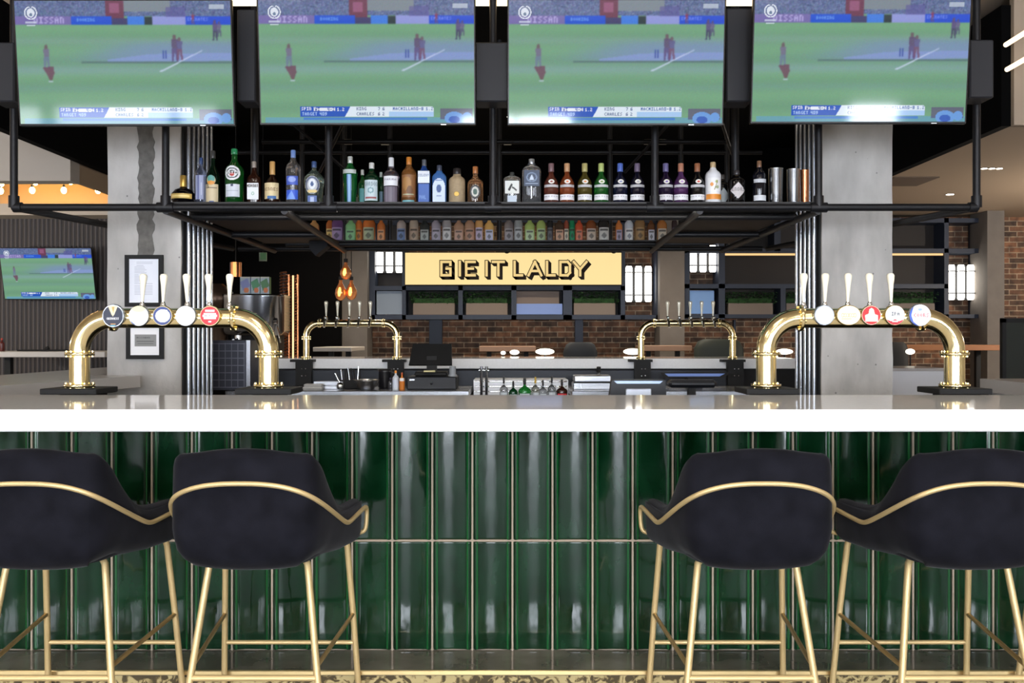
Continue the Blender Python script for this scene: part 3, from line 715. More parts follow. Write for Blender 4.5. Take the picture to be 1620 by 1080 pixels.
MB().box(sl+.02,srr-.02,.0,DS+.02,ZS-.012,ZS).build('front_shelf', M('shelf_black', (26,24,22), .5), gn)
MB().box(sl+.35,srr-.35,DR-.42,DR+.02,ZS-.012,ZS).build('rear_shelf', M('shelf_black'), gn)
MB().box(sl+.03,sl+.65,.45,DR-.42,ZS-.03,ZS-.015).build('side_shelf', M('shelf_walnut', (66,47,34), .6), gn)
MB().box(srr-.65,srr-.03,.45,DR-.42,ZS-.03,ZS-.015).build('side_shelf', M('shelf_walnut'), gn)
for (p, q) in ((552,226),(610,227),(803,227),(1024,226),(1047,226)): MB().box(X(p-6,8.4),X(p+6,8.4),DR-.05,DR-.03,Z(q+4,8.4)-2.1,Z(q-4,8.4)-2.1).build('cable_clip', M('white_clip', (190,185,170), .6), gn)
ul = thing('under_shelf_light', 'slim strip light fixed under the front bottle shelf', 'light', (0,5.815,2.1125))  # added fill strip, hidden behind the front rail, lights the work area
MB().box(sl+.3,srr-.3,-.015,.015,0,.0125).build('strip', M('task_strip', (0,0,0), .5, emit=(255,246,232), es=50), ul)
SHELF_Z = 2.1+ZS+.0005

# ================================================================== TELEVISIONS
def tv_image():
    W_, H_ = 330, 190; im = Img(W_, H_, (118,166,128)); u, v = im.grid(); rng = np.random.default_rng(2)
    # grass bands
    band = .5+.5*np.sin(v*34+np.sin(u*3)*.6); im.a += (band*10-5)[...,None]*np.array([.8,1,.5])
    for (v0,v1,c,al) in ((.29,.36,(150,176,170),.35),(.52,.60,(140,168,178),.5),(.68,.74,(120,160,150),.4)):
        w_ = np.exp(-((v-(v0+v1)/2)/((v1-v0)/2))**2)*al; im.a = im.a*(1-w_[...,None])+np.array(c)*w_[...,None]
    pit = 1/(1+np.exp(-(u-.28-.35*np.clip((.5-v)*4,0,1))*14))*np.exp(-((v-.41)/.085)**4)
    pit = np.clip(pit,0,1)*.85; im.a = im.a*(1-pit[...,None])+np.array((128,150,186))*pit[...,None]
    im.poly([(.42,.475),(.62,.43),(1,.42),(1,.485),(.42,.495)], (142,160,215), .7); im.rect(.3,.492,1,.503,(86,112,112),.7)
    im.poly([(.66,.57),(.86,.40),(.865,.405),(.67,.575)], (215,225,245), .8)
    # crowd
    c = np.array((96,112,150))+rng.normal(0,22,(H_,W_,1))+rng.normal(0,8,(H_,W_,3)); m = v < .125; im.a[m] = c[m]
    im.rect(.5,0,.72,.09,(128,140,146)); im.rect(.42,0,.505,.16,(112,62,84)); im.rect(.44,.02,.485,.1,(150,90,120))
    im.rect(0,.125,.27,.195,(122,112,170)); im.text('NISSAN',.09,.135,(190,180,225),k=2); im.rect(.26,.125,.45,.195,(38,88,206)); im.text('BOOKING',.29,.145,(130,180,240))
    im.rect(.45,.14,.52,.195,(70,70,110)); im.rect(.52,.125,.6,.195,(70,130,220)); im.rect(.6,.13,.635,.195,(50,66,70)); im.rect(.635,.125,.79,.195,(150,158,215)); im.rect(.79,.125,1,.195,(44,84,206))
    im.text('EMIRATES',.80,.14,(130,150,235)); im.rect(.7,.05,.79,.13,(90,84,150),.6)
    # players
    def man(x, y, h, c1, c2):
        im.ell(x,y+h*.08,.010*h/.25,.018*h/.25*1.6,(110,84,96),.8); im.poly([(x-.018*h/.25,y+h*.15),(x+.02*h/.25,y+h*.15),(x+.016*h/.25,y+h*.5),(x-.014*h/.25,y+h*.5)], c1, .85)
        im.poly([(x-.016*h/.25,y+h*.5),(x+.016*h/.25,y+h*.5),(x+.02*h/.25,y+h),(x+.008*h/.25,y+h),(x+.001,y+h*.6),(x-.008*h/.25,y+h),(x-.018*h/.25,y+h)], c2, .85)
    man(.138,.36,.19,(120,110,138),(112,126,150)); im.poly([(.118,.54),(.168,.53),(.172,.585),(.160,.64),(.148,.64),(.135,.59)], (112,70,88), .8); im.rect(.143,.645,.163,.66,(200,210,225),.8)
    man(.735,.28,.21,(98,82,112),(98,84,128)); man(.758,.30,.18,(100,96,140),(120,84,110)); man(.925,.16,.16,(96,78,128),(70,66,100)); man(.945,.17,.12,(110,96,140),(90,90,120)); man(.825,.1,.09,(146,60,86),(120,80,110))
    im.rect(.68,.40,.686,.47,(70,90,160)); im.rect(.691,.40,.696,.47,(70,90,160))
    for _ in range(2):
        p_ = np.pad(im.a, ((1,1),(1,1),(0,0)), mode='edge'); im.a = (p_[:-2,1:-1]+p_[2:,1:-1]+p_[1:-1,:-2]+p_[1:-1,2:]+2*p_[1:-1,1:-1])/6
    im.a = im.a*np.array((.98,.985,1.02))
    # broadcast graphics
    im.ell(.075,.10,.030,.055,(225,232,245),ring=.18); im.ell(.075,.10,.018,.036,(225,232,245)); im.ell(.075,.115,.007,.014,(110,130,160)); im.rect(.068,.03,.082,.05,(104,120,156)); im.rect(.05,.17,.10,.185,(215,225,240),.7); im.rect(.055,.195,.095,.205,(215,225,240),.7)
    im.rect(.90,.03,.97,.07,(205,215,225),.7)
    im.rect(.02,.955,1,1,(96,160,215),.55)
    im.rect(.84,.88,.99,.97,(92,80,120),.7); im.ell(.905,.96,.045,.055,(110,160,225)); im.ell(.905,.97,.026,.03,(60,100,190)); im.ell(.965,.95,.022,.04,(110,160,225)); im.rect(.2,.952,.78,.972,(70,130,205))
    im.rect(.185,.862,.42,.945,(32,86,190)); im.poly([(.36,.862),(.43,.862),(.40,.945),(.36,.945)], (32,86,190)); im.poly([(.42,.862),(.80,.862),(.81,.875),(.81,.945),(.395,.945)], (226,238,250))
    im.rect(.60,.905,.81,.945,(170,205,245)); im.text('SPIN V',.193,.872,(235,240,250)); im.rect(.25,.872,.35,.9,(235,240,250)); im.text('WI',.255,.875,(60,90,160)); im.text('4-2',.315,.875,(40,80,170)); im.text('1.2',.36,.875,(235,240,250)); im.text('TARGET 409',.195,.912,(170,200,245))
    im.text('KING',.45,.872,(60,90,140)); im.text('CHARLES',.45,.912,(60,90,140)); im.text('7 6',.55,.872,(60,90,140)); im.text('6 2',.55,.912,(60,90,140)); im.text('MACMILLAN',.62,.872,(60,100,170)); im.text('0-8 1.2',.73,.872,(60,100,170))
    im.a += rng.normal(0,2.5,im.a.shape)
    return im
TVI = tv_image(); TW, TH = 1.232, .70
TVM = decal_mesh('picture', TVI, lambda u,v: ((u-.5)*(TW-.02), 0, (.5-v)*(TH-.022)), SCREEN)
def tv(lb, x, d, z, tilt=6.2, sc=1., yaw=0.):
    r = thing('television', lb, 'television', (x,d,z)); r.rotation_euler = (math.radians(tilt),0,yaw)
    r.scale = (sc,sc,sc); r['group'] = 'televisions hung over the bar' if sc == 1 else 'wall television'
    if sc != 1: del r['group']
    MB().box(-TW/2,TW/2,0,.028,0,TH,b=.004).build('casing', M('tv_black', (14,14,15), .35), r)
    MB().box(-.35,.35,.028,.065,.08,.5,b=.01).build('rear_housing', M('tv_black'), r)
    o = bpy.data.objects.new('picture', TVM); COL.objects.link(o); o.parent = r; o.location = (0,-.0012,TH/2+.002)
    MB().box(TW/2-.20,TW/2-.17,-.003,.0,.002,.006).build('logo_tab', M('silver_tab', (220,225,230), .3, .8), r)
    return r
TVX = [(201.5,199.5),(582,198),(973.5,198.5),(1357.5,196)]
for (p,q),lb in zip(TVX, ('television showing cricket, leftmost of the four above the bar','television showing cricket, second from the left above the bar','television showing cricket, third from the left above the bar','television showing cricket, rightmost of the four above the bar')):
    tv(lb, X(p,5.4), 5.4, Z(q,5.4))
tv('small television on the dark ribbed wall at the far left', X(80,10.15), 10.15, Z(474,10.15), 13, .80, 0)
for (x0,x1,y0,y1,lb) in ((-12,25,68,162,'dark metal mounting box at the left end of the television row'),(376,406,16,162,'dark metal mounting box between the first and second televisions'),(752,805,68,162,'dark metal mounting box between the middle two televisions'),
                         (1148,1190,14,162,'dark metal mounting box between the third and fourth televisions'),(1532,1570,64,156,'dark metal mounting box at the right end of the television row')):
    o = MB().box(X(x0,5.58),X(x1,5.58),5.56,5.728,Z(y1,5.58),Z(y0,5.58),b=.008).build('mounting_box', DARKBOX); tag(o, lb, 'box', 'mounting boxes between the televisions')
for (p,lb) in ((403,'black pole behind the gap between the first and second televisions'),(1163,'black pole behind the gap between the third and fourth televisions')):
    tag(MB().tube([(0,0,0),(0,0,1.8)], .026, 12).build('support_pole', BLACK, None, (X(p,6.2),6.2,2.1+zf+.0225)), lb, 'pole')
LB = thing('linear_light', 'long warm strip light crossing behind the tops of the televisions', 'light', (-.1,5.8,Z(6,5.8)))
MB().box(-2.4,2.4,-.03,.03,.02,.06).build('housing', BLACKM, LB); MB().box(-2.38,2.38,-.035,.025,-.005,.02).build('diffuser', M('warm_strip', (0,0,0), .5, emit=(255,226,180), es=3.2), LB)
for x in (-2.2,2.2): MB().tube([(x,0,.06),(x,0,4.0-Z(6,5.8))], .004, 6).build('cable', BLACKM, LB)
for i,(pa,qa,pb,qb,lb) in enumerate(((1591,71,1640,40,'upper warm strip light at the top right corner'),(1593,110,1640,83,'lower warm strip light at the top right corner'))):
    a = at(pa,qa,7.85); b_ = at(pb,qb,7.35)
    tag(MB().tube([a,b_], .02, 8).build('strip_light', M('warm_strip'), None), lb, 'light')

# ================================================================== BOTTLES
def glassmat(rgb, clear=False):
    return M('glass_%d_%d_%d%s' % (rgb+(('_c' if clear else ''),)), rgb, .04, trans=(.9 if clear else .55), spec=.6, ior=1.42)
def bottle(lb, x, y, z, r, H, glass, cap, style='round', labels=(), clear=False, group='bottles on the front gantry shelf', capmetal=.0, sq=0., capH=.14, neck=.30, shoulder=.58, body=None, simple=False, name='bottle', capr=1.15, foot=0.):
    root = thing(name, lb, 'bottle', (x,y,z), 0, group)
    n = 14 if simple else 22
    rn = r*neck; hs = H*shoulder; hn = H*min(.93, shoulder+.20)
    if style == 'flask':
        P = [(r*.45,0),(r*.75,H*.04),(r*.97,H*.16),(r,H*.28),(r*.94,H*.40),(r*.7,H*.52),(r*.34,H*.58),(rn,H*.62),(rn,H*.86)]
    elif style == 'taper':
        P = [(r*.72,0),(r*.78,.006),(r*.95,hs*.8),(r,hs),(r*.86,hs+.2*(hn-hs)),(r*.5,hs+.7*(hn-hs)),(rn,hn),(rn,H*(1-capH*.5))]
    elif style == 'ball':
        P = [(r*.78,0),(r*.85,.006),(r*.88,hs*.6),(r*1.0,hs*.86),(r*.99,hs),(r*.8,hs+.3*(hn-hs)),(r*.45,hs+.7*(hn-hs)),(rn,hn),(rn,H*(1-capH*.5))]
    elif style == 'slope':
        P = [(r*.94,0),(r,.006),(r,hs),(r*.88,hs+.3*(hn-hs)),(r*.62,hs+.7*(hn-hs)),(rn*1.15,hn),(rn,hn+.03*H),(rn,H*(1-capH*.5))]
    else:
        P = [(r*.94,0),(r,.006),(r,hs),(r*.97,hs+.18*(hn-hs)),(r*.82,hs+.42*(hn-hs)),(r*.5,hs+.66*(hn-hs)),(rn*1.08,hn),(rn,hn+.02*H),(rn,H*(1-capH*.5))]
    sy = .72 if sq else 1.
    MB().lathe(P, (0,0,0), n, sq=sq, sy=sy).build('glass_body', body or glassmat(glass, clear), root)
    ch = H*capH; cr2 = rn*capr
    MB().lathe([(cr2*.95,H-ch),(cr2,H-ch+.002),(cr2,H-.003),(cr2*.85,H)], (0,0,0), 14).build('cap', M('cap_%d_%d_%d' % cap, cap, .35, capmetal), root)
    for (za, zb, ang, img, cutk) in labels:
        if cutk: img.cut(cutk)
        A = math.radians(ang)
        if style == 'flask': rr2 = r*1.012
        elif style == 'taper': rr2 = None
        else: rr2 = r*1.012
        if sq:
            wdt = r*2*math.sin(A)*.95
            me = decal_mesh('label', img, lambda u,v: ((u-.5)*wdt, -r*sy*1.02-.0008, H*(zb+(za-zb)*v)), PRINT)
        else:
            def pos(u, v):
                zz = H*(zb+(za-zb)*v); a = (u-.5)*2*A
                R_ = rr2 if rr2 else (r*(.8+.2*min(1,zz/hs))*1.02+.0005)
                if style == 'ball': R_ = r*1.02
                return (R_*math.sin(a), -R_*math.cos(a), zz)
            me = decal_mesh('label', img, pos, PRINT)
        o = bpy.data.objects.new('label', me); COL.objects.link(o); o.parent = root
    return root
def L(bg, *ops, w_=26, h=26):
    im = Img(w_, h, bg)
    for o in ops: getattr(im, o[0])(*o[1:])
    return im
DB = 5.93; s254 = DB/F
def fb_(lb, px_, w_, top, glass, cap, **k):
    base = 324; H = (base-top)*s254
    return bottle(lb, X(px_,DB), DB-(.0 if not k.pop('back',0) else -.11), SHELF_Z, w_/2*s254, H, glass, cap, **k)
W_ = (236,236,240)
fb_('squat black round bottle with gold band and gold neck at the left end',290,37,276,(16,14,18),(214,176,90),style='flask',labels=[(.20,.36,62,L((214,180,96),('rect',.1,.3,.9,.7,(250,226,150))),None)],neck=.22,capH=.38,capmetal=.7,capr=1.25)
fb_('slim clear bottle with blue neck band right of the squat black bottle',318,19,248,(150,160,190),(52,70,110),clear=True,labels=[(.12,.62,40,L((150,158,190),('rect',.3,0,.5,1,(96,104,150)),('rect',.7,.3,.8,.8,(190,196,215))),None)],shoulder=.64)
fb_('dark green bottle with round seal over a cream label',337,22,237,(14,34,20),(60,58,56),labels=[(.04,.38,62,L((212,196,160),('text','DE',.12,.03,(70,60,50)),('rect',.1,.2,.9,.24,(90,80,70)),('rect',.4,.88,.7,1,(60,90,160))),None),(.36,.54,38,L((196,180,140),('ell',.5,.35,.4,.35,(90,160,150)),('ell',.5,.75,.4,.2,(220,150,60))),'round')],shoulder=.52,style='slope')
fb_('large green vermouth bottle with round white label and green cap',371,29,234,(22,92,34),(40,130,80),labels=[(.43,.68,52,L(W_,('ell',.5,.5,.36,.36,(60,70,70),1,.2),('poly',[(.15,.5),(.5,.28),(.85,.5),(.5,.66)],(36,40,46)),('ell',.5,.6,.14,.12,(190,50,40)),('text','MARTINI',.02,.42,(250,250,250))),'round'),(.14,.36,48,L((212,218,228),('rect',.42,0,.58,.2,(40,50,90)),('rect',.1,.5,.9,.55,(150,160,180))),None)],shoulder=.60,capH=.10)
fb_('brown liqueur bottle with square white label and black heading',402,21,254,(58,30,20),(150,140,130),labels=[(.13,.50,64,L((232,236,242),('rect',.04,.08,.96,.26,(26,26,34)),('text','COINTREAU',.0,.09,(220,220,220)),('ell',.5,.62,.12,.1,(90,160,120),1,.4)),None)],sq=.5,shoulder=.58)
fb_('cognac bottle with cream label and long tan neck wrap',431,24,254,(48,26,16),(206,160,96),labels=[(.14,.50,66,L((222,204,160),('text','HENNESSY',.05,.32,(120,80,50),1,.8),('rect',.3,.8,.8,1,(60,110,170))),None)],shoulder=.45,capH=.30,capr=1.2,style='slope')
fb_('tall clear bottle with blue bands on its label',464,23,236,(176,172,170),(110,140,200),clear=True,labels=[(.36,.52,50,L((70,96,196),('ell',.5,.4,.3,.3,(150,170,230))),None),(.10,.27,50,L((56,96,214),('poly',[(0,1),(.5,.1),(.8,1)],(120,160,240))),None)],shoulder=.66)
fb_('clear round-shouldered bottle with oval blue label and blue cap',497,32,254,(170,190,180),(60,84,130),clear=True,style='ball',shoulder=.62,neck=.22,labels=[(.24,.64,42,L((196,200,206),('ell',.5,.5,.46,.46,(90,100,130),1,.25),('ell',.5,.45,.22,.28,(230,236,246)),('ell',.5,.45,.1,.14,(60,90,140)),('rect',.2,.78,.8,.92,(232,210,140))),'round'),(.02,.20,26,L((96,120,180),('rect',.3,.2,.7,.8,(190,205,235))),None)])
fb_('green tapered gin bottle with vertical blue label, first right of the pipe',554,23,246,(24,112,52),(206,210,206),style='taper',shoulder=.66,capmetal=.3,labels=[(.04,.62,18,L((70,110,180),('rect',.3,0,.7,1,(150,190,225)),w_=8,h=30),None),(.64,.72,60,L((196,204,200)),None)])
fb_('green gin bottle half hidden behind the two front green ones',569,15,262,(22,96,46),(200,200,196),back=1,labels=[(.05,.5,30,L((90,160,160)),None)])
fb_('dark green gin bottle with pale label, beside the tapered one',588,24,256,(16,58,34),(212,212,208),labels=[(.10,.58,56,L((198,216,222),('text','GORDON',.1,.12,(60,90,110),1,.6),('ell',.5,.5,.2,.14,(120,160,170),1,.4),('rect',.1,.80,.9,.88,(150,60,60))),None)],shoulder=.62)
fb_('green bottle neck showing behind the pale-labelled gin',599,13,266,(18,70,40),(180,190,186),back=1,labels=[(.05,.45,30,L((100,130,150)),None)])
fb_('lilac-grey gin bottle with white shoulder label and white cap',619,25,248,(120,112,128),(226,228,232),clear=True,capH=.22,labels=[(.40,.60,60,L((232,234,240),('text','PARMA',.15,.3,(110,100,130),1,.7)),None),(.02,.38,54,L((112,104,118),('rect',.2,0,.26,1,(140,132,146)),('rect',.6,0,.66,1,(90,84,100))),None)],shoulder=.62)
fb_('amber etched bottle with orange cap',647,24,247,(150,98,50),(196,122,44),labels=[(.16,.62,58,L((140,96,58),('ell',.4,.4,.3,.3,(170,124,70)),('ell',.6,.7,.2,.2,(110,74,46)),('rect',.1,.86,.9,.9,(190,200,170))),None),(.03,.10,50,L((110,170,180)),None)],shoulder=.64,capH=.16)
fb_('blue bottle with a wide white collar label and knob stopper',671,21,251,(44,84,160),(88,92,100),labels=[(.48,.74,66,L((228,234,242),('text','SILENT',.06,.3,(50,80,130),1,.8)),None),(.04,.46,56,L((52,96,176),('text','POOL',.15,.6,(150,190,240),1,.7)),None)],shoulder=.66,sq=.3)
fb_('light blue square gin bottle with arched white label',695,23,260,(86,140,214),(60,66,84),sq=.6,labels=[(.06,.66,64,L((206,222,240),('ell',.5,.42,.2,.16,(60,90,150)),('rect',.25,.08,.75,.12,(90,120,180)),('rect',.3,.7,.7,.74,(120,140,190))),'arch')],shoulder=.68)
fb_('tan stoneware bottle with black stopper and small gold mark',723,26,265,(160,140,112),(40,36,36),body=M('stoneware', (166,146,116), .65, noise=.12, nscale=60),shoulder=.66,neck=.42,capH=.17,labels=[(.22,.36,20,L((150,120,70),('ell',.5,.5,.4,.4,(240,196,90))),'round')])
fb_('clear bottle with round dark logo and wooden stopper',752,25,262,(206,160,120),(176,112,64),clear=True,capH=.18,labels=[(.16,.52,42,L((40,42,44),('ell',.5,.5,.34,.34,(196,196,186)),('ell',.5,.5,.2,.2,(60,90,80))),'round')],shoulder=.56,sq=.2)
fb_('short square clear bottle with black brush mark, right of the middle pipe',810,27,271,(196,200,200),(60,62,60),clear=True,sq=.7,labels=[(.34,.72,60,L((224,228,224),('poly',[(.2,.7),(.45,.2),(.55,.3),(.35,.8)],(30,30,36)),('poly',[(.5,.4),(.85,.7),(.8,.8),(.5,.55)],(30,30,36))),None),(.04,.28,34,L((196,210,224)),None)],shoulder=.78,neck=.22)
fb_('tall clear gin bottle with slate blue crest label',841,30,250,(176,180,186),(200,205,210),clear=True,sq=.35,capmetal=.8,neck=.26,capr=1.2,labels=[(.40,.74,58,L((58,72,96),('ell',.5,.45,.34,.3,(110,130,160),1,.25),('poly',[(.35,.6),(.5,.25),(.65,.6)],(190,204,220)),('rect',.1,.82,.9,.86,(150,170,196))),None)],shoulder=.74)
def wn(lb, px_, glass, cap, l1, back=0):
    fb_(lb, px_, 23, 257, glass, cap, style='slope', shoulder=.52, capH=.20, neck=.34, back=back, labels=[(.12,.25,74,L(W_,('text','WHITLEY',.0,.3,(110,110,120),1,.6)),None),(.42,.48,70,L((190,190,194)),None),(.50,.60,24,L((226,222,214),('ell',.5,.5,.2,.2,l1)),'round')])
wn('rose brown gin bottle with white band, first of the matching row',872,(110,58,46),(120,92,96),(150,70,60))
wn('orange brown gin bottle with white band, second of the matching row',897,(150,74,40),(196,150,110),(220,120,60))
wn('olive brown gin bottle with white band, third of the matching row',925,(96,86,36),(180,170,110),(220,140,60))
wn('green gin bottle with white band, fourth of the matching row',951,(30,104,40),(180,196,120),(120,150,60))
wn('navy gin bottle with blue neck and white band, fifth of the matching row',981,(22,28,58),(84,110,190),(120,130,180))
wn('blackish blue gin bottle with white band, left of the right-hand pipe',1008,(24,24,46),(110,96,120),(180,180,190))
wn('dark violet gin bottle, first right of the right-hand pipe',1053,(40,26,60),(110,104,150),(120,90,180))
wn('purple gin bottle with copper-coloured cap',1077,(96,56,110),(176,120,96),(190,150,210))
wn('black gin bottle with red mark and bronze cap',1103,(22,20,24),(150,96,66),(220,60,40))
fb_('opaque white bottle with orange band and flower print',1128,25,255,(232,232,234),(196,170,130),body=M('white_glaze', (232,233,238), .15, coat=.4),shoulder=.68,neck=.30,labels=[(.13,.25,70,L((236,150,56)),None),(.32,.62,50,L((236,236,238),('ell',.3,.5,.12,.14,(226,150,70)),('ell',.65,.3,.1,.12,(180,190,120)),('poly',[(.45,.9),(.7,.2),(.74,.22),(.5,.95)],(150,140,90)),('ell',.7,.7,.12,.12,(170,180,140))),None)])
fb_('dark bottle with grey diamond label partly hidden behind its twin',1149,22,270,(22,22,24),(60,56,54),back=1,labels=[(.08,.60,60,L((150,156,158)),'diamond')],shoulder=.66)
fb_('black apothecary gin bottle with pale diamond label',1165,26,268,(20,18,20),(52,48,50),shoulder=.68,neck=.32,labels=[(.16,.66,62,L((208,202,204),('text',"HENDRICK",.0,.38,(90,84,88),1,.7)),'diamond')])
fb_('dark slim bottle with two white label bands, left of the steel shakers',1201,21,253,(26,26,36),(130,96,72),shoulder=.66,labels=[(.10,.22,66,L((222,226,232)),None),(.50,.58,66,L((196,200,206)),None)],capH=.15)
for (p,w2,top,lb,m) in ((1227,23,265,'tall steel cocktail shaker tin, left one of the pair on the shelf',STEEL),(1255,21,266,'tall steel cocktail shaker tin, right one of the pair on the shelf',STEEL),(1273,13,267,'copper shaker tin at the right end of the bottle shelf',M('copper', (196,130,90), .2, 1.))):
    r = w2/2*s254; H = (324-top)*s254
    tag(MB().lathe([(r*.86,0),(r*.9,.004),(r*.98,H-.004),(r*1.03,H),(r*.95,H),(r*.85,.01)], (0,0,0), 24).build('shaker_tin', m, None, (X(p,DB),DB,SHELF_Z)), lb, 'shaker')
# far shelf bottles
DR_ = 8.3; sf = DR_/F
REAR = [(497,16,'tan bottle with a flared label at the left end of the far shelf',(170,130,80),(196,160,100)),(522,12,'slim amber bottle on the far shelf, beside the tan one',(150,84,40),(226,190,120)),
 (534,19,'purple bottle with silver label on the far shelf',(84,56,96),(150,130,170)),(555,17,'pale green bottle among amber ones on the far shelf',(104,150,100),(120,170,120)),
 (568,11,'narrow amber bottle right of the pale green one on the far shelf',(160,90,40),(170,110,50)),(584,20,'amber bottle with grey-green label on the far shelf',(160,88,40),(150,160,130)),(603,13,'amber bottle left of the dark gap on the far shelf',(170,96,46),(200,140,90)),
 (635,15,'grey bottle with blue mark, first after the dark gap on the far shelf',(150,140,136),(110,130,170)),(655,15,'beige grey bottle on the far shelf above the sign\'s left end',(150,138,124),(170,150,130)),(672,16,'dark bottle with silver shoulder on the far shelf',(40,44,44),(150,156,150)),
 (690,15,'lilac grey bottle on the far shelf',(140,136,150),(170,166,180)),(707,15,'clear grey bottle with white label on the far shelf',(140,138,140),(206,206,206)),(726,16,'pinkish tan bottle on the far shelf, left twin',(150,118,96),(176,140,120)),(743,16,'pinkish tan bottle on the far shelf, right twin',(150,118,96),(176,140,120)),
 (758,13,'cream bottle with orange edge on the far shelf',(170,130,80),(180,170,190)),(774,15,'cream bottle with blue specks left of the middle far pipe',(176,140,80),(170,170,190)),(805,15,'grey brown bottle right of the middle far pipe',(110,104,104),(150,146,150)),(820,14,'silver bottle with glinting base on the far shelf',(130,134,136),(176,180,182)),
 (838,16,'pale lime bottle on the far shelf, left twin',(140,160,90),(170,190,150)),(856,15,'pale lime bottle on the far shelf, right twin',(140,160,90),(170,190,150)),(870,10,'slim black bottle beside the lime twins',(30,30,32),(90,90,96)),(885,15,'dark bottle with orange top band on the far shelf',(60,44,34),(190,150,120)),
 (896,8,'slim red brown bottle on the far shelf',(120,60,44),(200,190,170)),(905,9,'slim emerald bottle on the far shelf',(20,110,70),(30,130,90)),(916,12,'orange red bottle right of the emerald one',(170,70,44),(190,110,80)),(935,17,'brown bottle with wide cream label on the far shelf',(110,60,34),(190,176,160)),
 (955,18,'black bottle with white and black label on the far shelf',(34,32,32),(200,200,196)),(979,11,'amber bottle with grey label right of the far pipe',(170,100,50),(150,140,160)),(995,14,'white and blue speckled bottle on the far shelf',(170,176,190),(210,214,226)),(1012,17,'bronze-coloured wide bottle on the far shelf',(110,84,54),(150,120,80)),
 (1030,12,'dark amber bottle with white stripe on the far shelf',(80,50,30),(190,190,196)),(1047,16,'round amber bottle with pale label on the far shelf',(150,96,50),(200,190,176)),(1067,9,'slim dark bottle near the right end of the far shelf',(50,40,44),(80,76,96)),(1090,18,'round copper brown bottle at the right end of the far shelf',(150,84,40),(120,80,50))]
for i,(p,w2,lb,gl,lc) in enumerate(REAR):
    r = w2/2*sf
    bottle(lb, X(p,DR_), DR_, SHELF_Z, r, .26+.02*((i*7)%3), gl, ((70,66,60),(190,150,90),(30,30,34))[i%3], labels=[(.10,.46,56,L(tuple(min(255,int(c*1.2)) for c in lc),('rect',.15,.15,.85,.3,tuple(int(c*.55) for c in lc)),('ell',.5,.65,.2,.2,tuple(int(c*.7) for c in lc)),w_=14,h=14),None)], group='bottles on the far gantry shelf', simple=True, sq=.4 if i%3 == 0 else 0, body=M('rear_glass_%d_%d_%d' % gl, tuple(min(255,int(c*1.35+10)) for c in gl), .1, trans=.1, spec=.6))

# ================================================================== BACK WALL SHELVING AND SIGN
DW = 13.55
def wx(p): return X(p,DW)
def wz(q): return Z(q,DW)
sh = thing('display_shelving', 'navy framed shelving grid on the brick wall behind the lit sign', 'shelving', (0,DW,0))
f = MB()
def bar_(x0,x1,y0,y1): f.box(wx(x0),wx(x1),0,.4,wz(y1),wz(y0))
for a in ((581,593),(636,642),(982,989),(1038,1044),(1083,1091),(1137,1147),(1494,1501),(1553,1560)): bar_(a[0],a[1],345,505)
for a in ((676,697),(912,925),(1169,1172)): f.box(wx(a[0]),wx(a[1]),.3,.4,0,wz(505))
for a in ((725,732),(809,817),(891,905)): bar_(a[0],a[1],452,505)
bar_(593,989,452,459); bar_(581,1044,498,505); bar_(1083,1500,449,456); bar_(1083,1560,497,503); bar_(1083,1560,393,400); bar_(581,1044,345,352); bar_(1083,1560,345,352)
for a in ((1225,1235),(1320,1326),(1405,1411)): bar_(a[0],a[1],345,397)
for a in ((1235,1243),(1402,1410)): bar_(a[0],a[1],456,497)
f.build('frame', NAVY, sh)
MB().box(wx(1147),wx(1494),.34,.40,wz(449),wz(352)).build('back_panel', M('dark_walnut', (34,27,23), .6), sh)
MB().box(wx(1147),wx(1494),.34,.40,wz(497),wz(456)).build('back_panel', M('dark_walnut', (34,27,23), .6), sh)
MB().box(wx(642),wx(982),.34,.40,wz(498),wz(459)).build('back_panel', M('dark_walnut', (34,27,23), .6), sh)
MB().box(wx(593),wx(636),.34,.4,wz(452),wz(345)).build('back_panel', M('dark_walnut'), sh)
MB().box(wx(1148),wx(1493),.02,.05,wz(403.5),wz(400.5)).build('light_strip', M('amber_led', (0,0,0), .5, emit=(255,206,140), es=1.1), sh)
sg = thing('lit_sign', 'backlit cream sign reading GIE IT LALDY', 'sign', (wx(812),DW-.02,wz(450.5)))
sw, sh2 = (982-642)*DW/F, 50*DW/F
MB().box(-sw/2,sw/2,-.06,.06,0,sh2).build('panel', M('sign_glow', (60,50,30), .6, emit=(255,226,158), es=.98), sg)
MB().box(-sw/2-.01,sw/2+.01,-.05,.07,-.012,0).box(-sw/2-.01,sw/2+.01,-.05,.07,sh2,sh2+.012).box(-sw/2-.012,-sw/2,-.05,.07,0,sh2).box(sw/2,sw/2+.012,-.05,.07,0,sh2).build('frame', BLACKM, sg)
INK = M('sign_ink', (26,16,8), .8); CREAMF = M('sign_cream', (60,50,30), .6, emit=(255,222,150), es=.85)
G_ = {'G':[[(.95,.78),(.95,1),(0,1),(0,0),(.95,0),(.95,.5),(.55,.5)]],'I':[[(.5,0),(.5,1)]],'E':[[(.95,1),(0,1),(0,0),(.95,0)],[(0,.5),(.75,.5)]],'T':[[(0,1),(1,1)],[(.5,1),(.5,0)]],'L':[[(0,1),(0,0),(.9,0)]],'A':[[(0,0),(.5,1),(1,0)],[(.22,.32),(.78,.32)]],'D':[[(0,0),(0,1),(.75,1),(1,.8),(1,.2),(.75,0),(0,0)]],'Y':[[(0,1),(.5,.45),(1,1)],[(.5,.45),(.5,0)]]}
